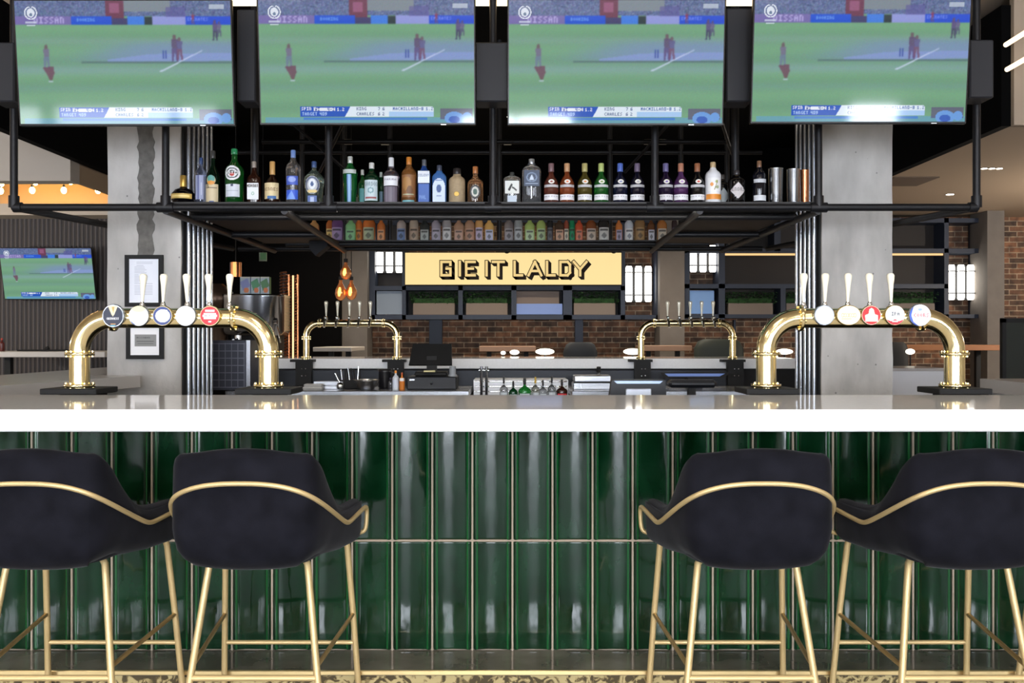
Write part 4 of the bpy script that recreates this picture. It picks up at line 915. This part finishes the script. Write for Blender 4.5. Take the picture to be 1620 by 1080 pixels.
def stroke(mb, pts, wd, y0, y1, ox=0, oz=0):
    for a,b in zip(pts[:-1], pts[1:]):
        dx, dz = b[0]-a[0], b[1]-a[1]; l = math.hypot(dx,dz); ex, ez = dx/l*wd/2, dz/l*wd/2; nx, nz = -ez, ex
        mb.prism([(a[0]-ex-nx+ox,a[1]-ez-nz+oz),(b[0]+ex-nx+ox,b[1]+ez-nz+oz),(b[0]+ex+nx+ox,b[1]+ez+nz+oz),(a[0]-ex+nx+ox,a[1]-ez+nz+oz)], y0, y1)
LET = [('G',699,714),('I',724,732),('E',738,752),('I',766,774),('T',780,797),('L',814,827),('A',836,856),('L',865,878),('D',886,901),('Y',907,927)]
for k,(c,x0,x1) in enumerate(LET):
    px0, px1 = (x0-812)*DW/F, (x1-812)*DW/F; z0, z1 = (450.5-436)*DW/F, (450.5-415)*DW/F
    root_l = MB(); S_ = [[(px0+(px1-px0)*p[0], z0+(z1-z0)*p[1]) for p in st_] for st_ in G_[c]]
    for st_ in S_:
        for q in range(5): stroke(root_l, st_, .052, -.066-.0012*q, -.0645-.0012*q, .036-.007*q, -.036+.007*q)
        stroke(root_l, st_, .056, -.0755, -.0725)
    lo = root_l.build('letter', INK, sg); fc = MB()
    for st_ in S_: stroke(fc, st_, .034, -.079, -.0765)
    fc.build('letter_face', CREAMF, lo)
for (p) in (802,968): tag(MB().sphere((0,0,0), .05, 10).tube([(0,0,0),(.02,.27,-.03)], .012, 8).build('spotlight', BLACKM, None, (wx(p),DW-.25,wz(398))), 'small black spotlight clamped above the %s of the lit sign' % ('middle' if p == 802 else 'right end'), 'spotlight')
# tube lamps
TUBE = M('tube_glow', (0,0,0), .5, emit=(255,250,240), es=5.5)
def tube_lamp(p0, y0, y1, lb):
    r = 5.4*DW/F; d0 = DW+.12
    t = thing('wall_light', lb, 'light', (X(p0,d0),d0,Z(y1,d0)), 0, 'triple tube lights in the wall shelving')
    H = (y1-y0)*d0/F
    for k in range(3):
        x = k*15.2*d0/F
        g_ = MB().lathe([(r*.8,0),(r,.03),(r,H-.03),(r*.8,H)], (x,0,0), 16).build('tube', TUBE, t)
        MB().tube([(x,0,.085),(x,0,.10)], r*1.2, 16).tube([(x,0,H-.10),(x,0,H-.085)], r*1.2, 16).build('ring', BLACKM, g_)
    MB().box(-r,r+30.4*d0/F,.07,.09,-.0,H).build('back_plate', BLACKM, t)
tube_lamp(601,388,431,'triple white tube light left of the lit sign'); tube_lamp(995,421,477,'triple white tube light right of the lit sign')
tube_lamp(1097,388,430,'triple white tube light between the far column and the conduits'); tube_lamp(1505,419,474,'triple white tube light at the far right end of the shelving')
# planters
def planter(x0,x1,lb):
    w2 = (x1-x0)*DW/F; t = thing('planter', lb, 'planter', (wx((x0+x1)/2),DW+.16,wz(498)+.0), 0, 'box hedge planters in the wall shelving')
    MB().box(-w2/2,w2/2,-.12,.12,0,.17,b=.005).build('box', M('planter_taupe', (124,112,102), .7), t)
    hd = MB(); rg = random.Random(x0)
    for k in range(900):
        c = (rg.uniform(-w2/2-.06,w2/2+.06), rg.uniform(-.14,.12), rg.uniform(.165,.335)); a = rg.uniform(0,PI); s_ = rg.uniform(.010,.02)
        n1 = Vector((math.cos(a),math.sin(a),rg.uniform(-.5,.5)))*s_; n2 = Vector((rg.uniform(-1,1),rg.uniform(-1,1),rg.uniform(-1,1))).normalized()*s_*.6
        c = Vector(c); hd.add([c-n1,c-n2,c+n1,c+n2], [(0,1,2,3)])
    hd.box(-w2/2+.01,w2/2-.01,-.08,.1,.17,.24)
    hd.build('hedge', M('hedge_green', (30,66,24), .8, noise=.5, nscale=20), t)
planter(653,719,'taupe planter with clipped greenery, first below the sign'); planter(737,803,'taupe planter with clipped greenery, second below the sign'); planter(908,974,'taupe planter with clipped greenery, below the sign\'s right end')
planter(1153,1224,'taupe planter with clipped greenery, left of the right-hand conduits'); planter(1245,1300,'taupe planter mostly hidden behind the right-hand conduits'); planter(1414,1481,'taupe planter with clipped greenery, right of the plain column')
for (x0,x1,y0,y1,c,lb) in ((595,637,460,497,(130,142,156),'grey framed panel in the shelf left of the planters'),(817,890,480,497,(120,146,206),'blue box file in the shelf below the sign'),(1092,1131,459,496,(120,160,214),'light blue panel in the shelf left of the far planter')):
    tag(MB().box(wx(x0),wx(x1),DW+.05,DW+.08,wz(y1),wz(y0)).build('shelf_panel', M('panel_%d'%x0, c, .4)), lb, 'panel')
tag(MB().box(wx(815),wx(885),DW+.10,DW+.12,wz(480),wz(460)).build('shelf_panel', M('panel_tan', (120,104,92), .5)), 'tan grey card standing behind the blue box in the shelf', 'panel')
# far pillars
for (x0,x1,d_,lb,c) in ((540,581,13.35,'column_far_left','taupe'),(1044,1083,13.35,'column_far_middle','taupe'),(1562,1589,13.3,'column_far_right','conc')):
    struct(MB().box(X(x0,d_),X(x1,d_),d_,d_+.5,0,3.3).build(lb, M('taupe_plaster', (116,109,102), .85, noise=.08, nscale=5)), 'plain plastered pillar at the back wall', 'column')

# dining furniture at the back
def table(x0, x1, q, d_, col, lb, thick=.06, dep=.8):
    z = Z(q, d_); t = thing('dining_table', lb, 'table', (X((x0+x1)/2,d_),d_+dep/2,0)); w2 = (x1-x0)*d_/F
    MB().box(-w2/2,w2/2,-dep/2,dep/2,z-thick,z,b=.005).build('table_top', M('top_%d_%d_%d'%col, col, .5), t)
    for sx in (-1,1): MB().box(sx*(w2/2-.12)-.03,sx*(w2/2-.12)+.03,-.03,.03,.0,z-thick).build('leg', BLACKM, t)
    return t
table(758,848,547.5,12.2,(150,118,96),'wooden high table at the brick wall left of the black chair',.07); table(1018,1095,546.5,12.2,(150,118,96),'wooden high table behind the right-hand far beer tower',.07)
table(1432,1586,545.5,12.0,(146,96,60),'long orange brown wooden table behind the right front tower',.07); table(-40,166,556,9.2,(206,200,192),'long pale high table below the small television',.055)
table(495,556,549,11.0,(196,188,180),'white-edged table beyond the left far beer tower',.05,1.0)
def chair(p, lb, w2=.42, d_=11.6, top=541, col=(34,38,44)):
    t = thing('dining_chair', lb, 'chair', (X(p,d_),d_,0)); zt = Z(top,d_); m = M('chair_%d'%col[0], col, .6)
    vs = MB(); vs.lathe([(w2*.44,.70),(w2*.5,.76),(w2*.5,zt-.12),(w2*.42,zt-.03),(w2*.30,zt)], (0,0,0), 18, sy=.32, sq=.3).build('backrest', m, t)
    MB().box(-w2/2,w2/2,.02,.48,.66,.74,b=.03).build('seat', m, t)
    for sx in (-1,1):
        for sy in (.06,.44): MB().tube([(sx*w2*.42,sy,.66),(sx*w2*.46,sy,.0)], .014, 8).build('leg', BLACKM, t)
chair(918,'dark grey high-backed chair at the brick wall in the middle'); chair(1137,'dark green-grey wide chair behind the right far beer tower',.62,11.8,536,(38,44,38)); chair(1418,'black chair right of the plain column',.3,11.6,541,(22,22,24))
for (p,q,w2,h,lb) in ((796,558,8,6,'tiny glowing oval lamp at the left end of the far row'),(814,557,15,8,'small glowing oval lamp under the left wooden table'),(862,556,30,10,'large glowing oval lamp between the wooden table and the black chair'),(1001,556,30,10,'large glowing oval lamp left of the right far beer tower'),(1241,556,26,9,'glowing oval lamp between the right tower and the conduits'),(1440,556,14,9,'glowing oval lamp under the orange brown table')):
    d_ = 10.6; o = thing('table_lamp', lb, 'lamp', (X(p,d_),d_,Z(q,d_)), 0, 'glowing oval lamps near the brick wall')  # white ovals that glow by themselves, each on a thin stand
    MB().sphere((0,0,0), 1., 18, sc=(w2/2*d_/F,w2/2*d_/F,h/2*d_/F)).build('lamp_shade', M('lamp_glow', (0,0,0), .5, emit=(255,250,232), es=3.), o)
    MB().tube([(0,0,-Z(q,d_)+.0),(0,0,-h/2*d_/F)], .01, 8).tube([(0,0,-Z(q,d_)),(0,0,-Z(q,d_)+.012)], .05, 16).build('stand', BLACKM, o)
o = thing('glazed_screen','black framed dark glass screen at the far right','screen',(X(1620,8.8),8.8,0))
MB().box(X(1586,8.8)-X(1620,8.8),X(1592,8.8)-X(1620,8.8),0,.05,0,Z(504,8.8)).box(X(1586,8.8)-X(1620,8.8),.9,0,.05,Z(510,8.8),Z(503,8.8)).build('frame', BLACKM, o)
MB().box(X(1592,8.8)-X(1620,8.8),.9,.02,.03,0,Z(510,8.8)).build('glass', M('dark_glass', (40,50,48), .1, trans=.3), o)

# right ceiling lights
def downlight(x, y, z, lb, power=30, r=.045):
    t = thing('downlight', lb, 'light', (x,y,z)); MB().tube([(0,0,-.004),(0,0,-.001)], r*1.25, 20).build('rim', BLACKM, t)
    MB().tube([(0,0,-.007),(0,0,-.004)], r, 20).build('lens', M('downlight_glow', (0,0,0), .5, emit=(255,246,228), es=12), t)
    ld = bpy.data.lights.new('bulb','SPOT'); ld.energy = power; ld.spot_size = math.radians(120); ld.spot_blend = .6; ld.shadow_soft_size = r; ld.color = (1,.86,.68)
    lo = bpy.data.objects.new('bulb', ld); COL.objects.link(lo); lo.parent = t; lo.location = (0,0,-.02)
cz = 3.099
x_, y_ = (1503-CX)*(cz-HZ)/(CY-307), (cz-HZ)*F/(CY-307); downlight(x_, y_, cz, 'round recessed downlight in the low right ceiling', 50)
for k,p in enumerate((1557,1569,1581)):
    y2 = (cz-HZ)*F/(CY-266); downlight((p-CX)*y2/F, y2, cz, 'recessed spot in the right ceiling, %s of the row of three' % ('left','middle','right')[k], 16, .03)
tag(MB().box(4.25,4.75,10.5,11.1,3.09,3.1).build('ceiling_vent', M('vent_brown', (110,94,80), .7)), 'square brown air vent in the low ceiling beside the column', 'vent')
for k,(x,y,lb) in enumerate(((-1.8,11.5,'recessed spot in the black ceiling at the left'),(0,11.5,'recessed spot in the black ceiling at the centre'),(1.9,11.5,'recessed spot in the black ceiling at the right'))): downlight(x,y,3.999,lb,300)  # hidden spots added as fill for the brick wall
for k,(x,y,lb) in enumerate(((6.5,10.5,'recessed spot in the low right ceiling, far to the right'),)): downlight(x,y,3.099,lb,60)

for (x,y,lb,pw) in ((7.4,10.3,'upright uplighter lamp beyond the right edge of the view',190),(-7.2,7.6,'upright uplighter lamp beyond the left edge of the view',150)):  # unseen lamps added to brighten the right ceiling and left bulkhead
    t = thing('floor_lamp', lb, 'lamp', (x,y,0)); MB().tube([(0,0,0),(0,0,.02)], .16, 20).build('base', BLACKM, t); MB().tube([(0,0,.02),(0,0,1.7)], .014, 10).build('pole', BLACKM, t)
    MB().lathe([(.03,1.7),(.14,1.8),(.135,1.8),(.03,1.71)], (0,0,0), 20).build('shade', BLACKM, t); MB().sphere((0,0,1.79), .05, 12).build('bulb', M('lamp_bulb', (0,0,0), .5, emit=(255,232,205), es=30), t)
    ld = bpy.data.lights.new('bulb_light','POINT'); ld.energy = pw; ld.shadow_soft_size = .05; ld.color = (1,.90,.78); lo = bpy.data.objects.new('bulb_light', ld); COL.objects.link(lo); lo.parent = t; lo.location = (0,0,1.90)
# festoon bulbs in the alcove
BULB = M('bulb_glow', (0,0,0), .3, emit=(255,208,136), es=60)
for (p,q,lb) in ((2,290,'festoon bulb at the very left edge, upper one'),(1,302,'festoon bulb at the very left edge, lower one'),(56,288,'festoon bulb, upper one right of the black upright'),(51,301,'festoon bulb, lower one right of the black upright'),(112,287,'festoon bulb, upper one in the middle of the alcove'),(101,301,'festoon bulb, lower one in the middle of the alcove'),(155,301,'festoon bulb nearest the concrete column')):
    d_ = 10.75; z = Z(q,d_); t = thing('festoon_bulb', lb, 'light bulb', (X(p,d_),d_,z), 0, 'warm festoon bulbs in the alcove')
    MB().sphere((0,0,0), .030, 12, sc=(1,1,1.25)).build('globe', BULB, t); MB().tube([(0,0,.035),(0,0,.06)], .014, 10).tube([(0,0,.06),(0,0,4.25-z)], .004, 6).build('flex', BLACKM, t)

# ================================================================== WORK AREA OBJECTS
WZ = .9055
def wobj(p, y): return (X(p,y), y, WZ)
t = thing('cash_drawer','black cash drawer with silver keyhole below the dark monitor','cash drawer', wobj(683.5,7.55)); w2 = 78*7.5/F
MB().box(-w2/2,w2/2,-.05,.33,0,.10,b=.006).build('body', M('till_black', (20,22,28), .45), t)
MB().tube([(0,-.056,.05),(0,-.05,.05)], .012, 14).build('lock', CHROME, t); MB().box(-w2/2+.02,-w2/2+.06,-.052,-.049,.07,.082).build('badge', STEEL, t)
t = thing('till_monitor','black touch screen till on the cash drawer left of centre','monitor', (X(683,7.7),7.7,WZ+.1005))
MB().box(-.13,.13,-.10,.12,0,.035,b=.01).box(-.04,.04,-.01,.05,.03,.16).build('stand', BLACKM, t)
o = MB().prism([(-.185,0),(.165,0),(.16,.175),(-.155,.175)], -.02, .02).build('screen', M('screen_off', (6,6,7), .5, spec=.15), t); o.location = (0,0,.085); o.rotation_euler = (math.radians(-14),0,0)
tag(MB().box(-.045,.045,-.035,.035,0,.012).build('note_pad', M('cream_paper', (206,198,150), .7), None, (X(681,7.62),7.55,WZ+.137)), 'cream note pad on the base of the dark monitor', 'note pad')
t = thing('receipt_roll','grey receipt roll beside the dark monitor','paper roll', (X(716,7.6),7.6,WZ+.1005)); MB().tube([(0,0,0),(0,0,.015)], .035, 16).tube([(0,0,.015),(0,0,.08)], .026, 16).build('roll', M('grey_plastic', (150,156,162), .4), t)
bottle('squeezy bottle with orange tip and white body on the work surface', X(626,7.5), 7.5, WZ, .026, .15, (206,216,226), (236,150,50), labels=[(.1,.5,60,L((206,216,232),w_=8,h=8),None)], group='bottles on the work surface', simple=True, body=M('milky', (206,214,224), .3))
bottle('orange sauce bottle left of the cash drawer', X(636,7.48), 7.48, WZ, .022, .135, (196,110,40), (176,80,40), group='bottles on the work surface', simple=True, body=M('orange_sauce', (206,120,44), .25), labels=[(.5,.68,60,L((232,232,232),w_=8,h=8),None)])
bottle('small clear bottle left of the squeezy bottle', X(618,7.55), 7.55, WZ, .022, .09, (150,150,160), (70,60,90), group='bottles on the work surface', simple=True, clear=True)
t = thing('steel_bowl','steel bowl of bar tools on the work surface','bowl', wobj(580,7.5)); MB().lathe([(.05,0),(.075,.02),(.10,.07),(.105,.078),(.095,.07),(.07,.022)], (0,0,0), 24).build('bowl', STEEL, t)
t = thing('glass_pitcher','dark jug between the steel bowl and the sauce bottles','jug', wobj(609,7.7)); MB().lathe([(.045,0),(.055,.01),(.05,.13),(.06,.155),(.05,.15)], (0,0,0), 18).build('body', M('dark_jug', (26,26,30), .3), t); MB().tube([(.05,0,.13),(.09,0,.12),(.085,0,.06),(.05,0,.03)], .007, 8).build('handle', M('dark_jug'), t)
t = thing('bar_caddy','black caddy with straws and tools on the work surface','caddy', wobj(556,7.65)); MB().box(-.09,.09,-.05,.05,0,.07,b=.006).build('tray', BLACKM, t)
for k in range(8): MB().tube([(-.07+.02*k,0,.03),(-.08+.023*k+random.uniform(-.02,.02),.01,.15+random.uniform(0,.03))], .006, 8).build('straw', (BLACKM, CHROME)[k%3 == 0], t)
t = thing('steel_tray','steel tray left of the caddy on the work surface','tray', wobj(522,7.6)); MB().box(-.12,.12,-.07,.07,0,.03,b=.004).box(-.115,.115,-.065,.065,.03,.06).build('tray', STEEL, t)
t = thing('folded_towel','pale folded bar towel left of the steel tray','towel', wobj(496,7.5)); MB().box(-.08,.08,-.06,.06,0,.025,b=.012).box(-.07,.075,-.05,.055,.025,.045,b=.01).build('cloth', M('towel_grey', (180,180,178), .9), t)
t = thing('ladle','shining metal scoop standing beside the caddy','scoop', wobj(538,7.45)); MB().sphere((0,0,.03), .03, 12).tube([(0,0,.05),(-.04,0,.13)], .006, 8).build('scoop', CHROME, t)
# double chrome water tap
t = thing('mixer_tap','pair of chrome pillar pipes at the left end of the ice well','tap', (X(768,7.45),7.3,.80))
t.location = (X(752,7.45),7.4,WZ-.11)
MB().tube([(0,0,.0),(0,0,.29)], .012, 10).tube([(.04,0,0),(.04,0,.29)], .012, 10).tube([(-.02,0,.26),(.06,0,.26)], .008, 8).build('pipe', CHROME, t); t.location = (X(762,7.45),7.4,.801)
# bottles with pourers in the ice well
for (p,c,top,lb) in ((793,(200,205,210),596,'clear bottle with black pourer at the left end of the ice well'),(808,(20,80,44),603,'dark green bottle with pourer in the ice well, left of the bright green one'),(826,(40,150,64),598,'bright green bottle in the middle of the ice well'),(843,(210,214,206),596,'clear bottle with gold pourer in the ice well'),(855,(200,206,214),601,'clear bottle with black pourer right of the gold one'),(869,(190,196,204),595,'tall clear bottle with black pourer in the ice well'),(885,(70,40,30),600,'dark bottle with red label at the right of the ice well')):
    y_ = 7.5 if p != 826 else 7.44
    z0 = .8005; H = Z(top,y_)-z0; r = {826:.05,808:.036,885:.045}.get(p,.034)
    bottle(lb, X(p,y_)+.02, y_-.0, z0, r, H, c, (190,160,60) if p == 843 else (24,24,26), group='bottles with pourers in the ice well', simple=True, clear=c[0] > 150, labels=[(.15,.4,50,L((214,40,50) if p == 885 else (200,210,220),w_=8,h=8),None)], neck=.2, capH=.25, shoulder=.5)
# stainless boxes
tag(MB().box(-.15,.15,-.1,.1,0,.055,b=.006).box(-.14,.15,-.09,.1,.06,.11,b=.006).build('steel_container', STEEL, None, wobj(935,7.6)), 'stacked stainless containers right of the ice well', 'container')
t = thing('soda_gun','black soda gun on chrome holder right of the ice well','soda gun', (X(948,7.9),7.95,WZ)); MB().tube([(0,0,0),(0,0,.12)], .012, 8).build('holder', CHROME, t); MB().tube([(0,0,.12),(0,-.01,.165)], .018, 10).build('gun', BLACKM, t)
# near till seen from behind (staff side of the front bar)
t = thing('pos_terminal','black point of sale terminal seen from behind, right of centre','till', (X(1009,5.0),5.0,.9045))
MB().prism([(-.153,.075),(.150,.075),(.142,.180),(.135,.188),(-.130,.188),(-.140,.180)], -.02, .05).build('housing', M('till_black'), t)
MB().box(-.06,.06,-.01,.04,0,.08).build('stand', BLACKM, t)
MB().prism([(-.112,.168),(.112,.168),(.128,.182),(-.128,.182)], -.028, -.02).build('silver_edge', M('blue_steel', (130,142,160), .3, .8), t); MB().box(-.067,.067,-.032,-.02,.098,.142,b=.004).build('rear_plate', M('pale_plate', (190,196,206), .3, .4), t)
t = thing('card_reader','black handset lying beside the point of sale terminal','handset', (X(1095,5.1),5.12,1.045))
MB().box(-.13,.13,-.05,.05,.0,.042,b=.016).build('body', M('till_black'), t); MB().box(-.02,.02,-.02,.02,-.1405,.0).build('stand', BLACKM, t)
t = thing('under_counter','dark staff side work surface behind the front bar','worktop', (0,4.6,0)); MB().box(-2.6,2.6,.05,.75,.86,.904).build('top', M('dark_steel', (70,70,74), .35, .8), t); MB().box(-2.6,2.6,.1,.7,0,.86).build('body', BLACKM, t)
t = thing('flat_monitor','tilted blue-lit screen under the far right counter','monitor', (X(1096,7.9),7.85,WZ)); MB().box(-.06,.06,-.05,.05,0,.08).build('stand', BLACKM, t)
MB().prism([(-.25,.08),(.25,.08),(.28,.125),(-.28,.125)], -.05, -.03).build('bezel', BLACKM, t); MB().prism([(-.22,.092),(.20,.092),(.245,.115),(-.25,.115)], -.054, -.051).build('screen', M('dim_blue', (50,70,110), .2, emit=(96,116,170), es=.8), t)
t = thing('drip_tray','long black drip tray behind the right front tower','tray', (X(1110,5.0),4.95,.9045)); 
MB().box(.05,.42,-.1,.1,0,.06,b=.005).build('tray', BLACKM, t); MB().box(.06,.41,-.09,.09,.06,.085).build('grille', M('upstand_steel'), t)

# glasswasher, coffee machine, cartons, copper lamps
t = thing('glasswasher_basket','black wire-fronted rack of glasses on the left of the work area','rack', (X(362,7.35),7.55,WZ)); w2 = 62*7.4/F
MB().box(-w2/2,w2/2,-.15,.2,0,Z(538,7.4)-WZ,b=.004).build('casing', M('washer_dark', (58,60,70), .4, .3), t)
gr = MB(); hh = Z(538,7.4)-WZ
for k in range(7): gr.box(-w2/2+.01,w2/2-.04,-.155,-.151,.02+k*(hh-.05)/6,.026+k*(hh-.05)/6)
for k in range(6): gr.box(-w2/2+.01+k*(w2-.06)/5,-w2/2+.015+k*(w2-.06)/5,-.155,-.151,.02,hh-.02)
gr.build('wire_front', M('rack_grey', (110,112,122), .4, .5), t); MB().box(w2/2-.03,w2/2,-.156,-.151,0,hh).build('edge_post', STEEL, t)
t = thing('coffee_machine','polished steel coffee machine on the left behind the taps','coffee machine', (X(384,8.6),9.0,Z(567,8.6)+.0)); w2 = 96*8.7/F
hb = Z(530,8.6)-Z(567,8.6); ht = Z(463,8.6)-Z(567,8.6)
cm = MB(); n = 24; vs = []
prof = [(-w2/2,0),(-w2/2,-.1),(-w2/2+.04,-.16),(-w2*.2,-.2),(0,-.205),(w2*.2,-.2),(w2/2-.05,-.17),(w2/2,-.1),(w2/2,0),(w2/2,.25),(-w2/2,.25)]
lv = [(.93,hb),(1,hb+.04),(1,ht-.03),(1.01,ht-.02),(1.01,ht),(.98,ht)]
for s_,z in lv:
    for (x,y) in prof: vs.append((x*s_,y*s_,z))
m_ = len(prof); fs = []
for q in range(len(lv)-1):
    for k in range(m_): fs.append((q*m_+k, q*m_+(k+1)%m_, (q+1)*m_+(k+1)%m_, (q+1)*m_+k))
fs.append(tuple(reversed(range(m_)))); fs.append(tuple((len(lv)-1)*m_+k for k in range(m_)))
cm.add(vs, fs, 0, True); cm.build('body', M('machine_steel', (150,152,158), .16, 1.), t)
MB().box(-w2*.4,w2*.4,.0,.24,-.0,hb).build('base', BLACKM, t)
for k in (-.12,.08): MB().tube([(k,-.12,hb+.02),(k,-.12,hb-.04)], .035, 14).tube([(k,-.12,hb-.03),(k,-.28,hb-.045)], .012, 10).build('group_head', CHROME, t)
MB().tube([(w2/2-.03,-.16,hb+.1),(w2/2+.0,-.2,hb+.02),(w2/2+.02,-.21,hb-.07)], .008, 8).tube([(w2/2-.05,-.18,hb+.13),(w2/2-.02,-.18,hb+.13)], .03, 12).build('steam_arm', CHROME, t)
for (x0,x1,c1,lb) in ((380,396,(120,130,180),'patterned blue carton on top of the coffee machine'),(397,411,(64,130,90),'green fruit carton on the coffee machine, middle one'),(412,426,(70,120,76),'green and orange carton on the coffee machine, rightmost')):
    dd = 8.95; im = Img(16,26,(150,166,176)); im.poly([(0,.3),(.7,.1),(1,.5),(.3,.8)], c1); im.ell(.6,.75,.25,.14,(196,110,60)); im.rect(0,0,1,.06,(190,186,170))
    ww = (x1-x0)*dd/F; h2 = Z(438,dd)-(Z(567,8.6)+ht); t2 = thing('drink_carton', lb, 'carton', (X((x0+x1)/2,dd),dd,Z(567,8.6)+ht+.001), 0, 'cartons on the coffee machine')
    MB().box(-ww/2,ww/2,0,.07,0,h2).build('carton', M('carton_'+str(x0), c1, .5), t2); decal('carton_print', im, ww, h2, t2, (0,-.001,h2/2), PRINT)
COPPER = M('copper'); 
CGL = M('copper_glow', (150,80,40), .25, .6, emit=(255,170,96), es=1.4)
for (p,q0,q1,lb) in ((373,415,438,'copper cylinder light above the coffee machine'),):
    d_ = 9.2; tt = thing('pendant_light', lb, 'light', (X(p,d_),d_,Z(q1,d_))); MB().tube([(0,0,0),(0,0,Z(q0,d_)-Z(q1,d_))], .055, 18).build('shade', COPPER, tt); MB().box(-.012,.02,-.06,-.05,0,Z(q0,d_)-Z(q1,d_)).build('lit_slot', CGL, tt); MB().tube([(0,0,.1),(0,0,4.0-Z(q1,d_))], .005, 6).build('cable', BLACKM, tt)
# copper coil columns
for (p,w2,lb) in ((449,11,'dark copper coil column right of the coffee machine'),(464,8,'bright lit copper coil column left of the far beer tower')):
    d_ = 9.35; z0 = Z(567,8.29)+.0; z1 = Z(430 if p == 449 else 436,d_); r = w2/2*d_/F
    ccol = COPPER if p == 464 else M('dark_copper', (120,74,48), .35, .8); tt = thing('copper_coil', lb, 'copper column', (X(p,d_),d_,0)); pts = []
    for k in range(24*16): a = k*2*PI/12; pts.append((r*math.cos(a), r*math.sin(a), 1.0+(z1-1.0)*k/(24*16)))
    MB().tube(pts, .009, 6).build('coil', ccol, tt); MB().tube([(0,0,0),(0,0,z1)], r*.55, 10).build('core', M('dark_core', (50,26,16), .5), tt)
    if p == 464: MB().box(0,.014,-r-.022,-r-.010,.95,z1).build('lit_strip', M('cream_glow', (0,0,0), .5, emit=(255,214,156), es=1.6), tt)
for (p,lb) in ((457,'thin copper post between the two coils'),(471,'thin copper post right of the bright coil')):
    tag(MB().tube([(0,0,0),(0,0,Z(434,9.3))], .011, 8).build('copper_post', COPPER, None, (X(p,9.3),9.3,0)), lb, 'post')
t = thing('grinder','dark bronze round hopper beside the left end of the coffee machine','grinder', (X(345,9.0),9.0,Z(567,8.6))); MB().lathe([(.09,0),(.09,.45),(.13,.5),(.14,.62),(.05,.7)], (0,0,0), 20).build('hopper', M('dark_bronze', (84,66,52), .3, .6), t)
# exit sign, hanging speaker, pendant bulbs
t = thing('exit_sign','small green emergency exit sign hanging in the dark at the left','sign', (X(416,11.5),11.5,Z(413,11.5))); MB().box(-.045,.045,-.01,.01,0,.105).build('panel', M('exit_pale', (120,128,110), .5), t)
MB().box(-.03,.045,-.014,-.010,.015,.10).build('sign_face', M('exit_green', (30,66,34), .5, emit=(60,96,54), es=.4), t); MB().tube([(0,0,.1),(0,0,4.0-Z(413,11.5))], .005, 6).build('cable', BLACKM, t)
t = thing('hanging_speaker','black angular speaker hanging at the left end of the far shelf','speaker', (X(505,7.8),7.8,Z(405,7.8)))
MB().prism([(-.02,0),(.075,.08),(.07,.17),(-.02,.20),(-.075,.13),(-.07,.05)], -.05, .1).build('cabinet', M('speaker_black', (14,14,18), .8), t); MB().tube([(0,.03,.18),(0,.03,2.1-Z(405,7.8)+.0)], .012, 8).build('bracket', BLACKM, t)
AMB = M('amber_glass', (226,150,92), .08, .6, coat=.5, emit=(180,90,40), es=.12); FIL = M('filament_glow', (0,0,0), .5, emit=(255,150,60), es=9)
for (p,q0,q1,lb) in ((547,415,442,'copper tinted pendant bulb, highest of the cluster of three'),(539,443,475,'copper tinted pendant bulb, lower left of the cluster'),(555,443,474,'copper tinted pendant bulb, lower right of the cluster')):
    d_ = 9.0; r = 9.2*d_/F; h = (q1-q0)*d_/F; tt = thing('pendant_bulb', lb, 'light bulb', (X(p,d_),d_+(.03 if p == 555 else 0),Z(q1,d_)), 0, 'copper pendant bulbs')
    P = [(r*.3,0),(r*.75,h*.10),(r,h*.32),(r*.9,h*.52),(r*.5,h*.76),(r*.3,h*.88),(r*.28,h)]
    MB().lathe(P, (0,0,0), 18).build('glass', AMB, tt); MB().tube([(-.006,-r*1.0,h*.2),(-.002,-r*1.0,h*.4),(.0,-r*.85,h*.62)], [.008,.016,.008], 8).build('filament', FIL, tt)
    MB().tube([(0,0,h),(0,0,h+.035)], r*.34, 10).tube([(0,0,h),(0,0,4.0-Z(q1,d_))], .004, 6).build('flex', BLACKM, tt)
# small red sauce bottle on the pale table, left edge
bottle('small red-capped sauce bottle at the left edge on the pale table', X(3,9.4), 9.4, Z(556,9.2)+.001, .025, .13, (90,30,24), (190,50,30), group='sauce bottles on tables', simple=True, body=M('dark_red', (90,30,24), .3))
tag(MB().box(-.25,.25,-.1,.1,0,.015,b=.005).tube([(-.02,0,.01),(.02,0,.035)], .02, 8).build('menu_tray', BLACKM, None, (X(66,9.4),9.5,Z(556,9.2)+.001)), 'flat black menu tray on the pale table', 'tray')
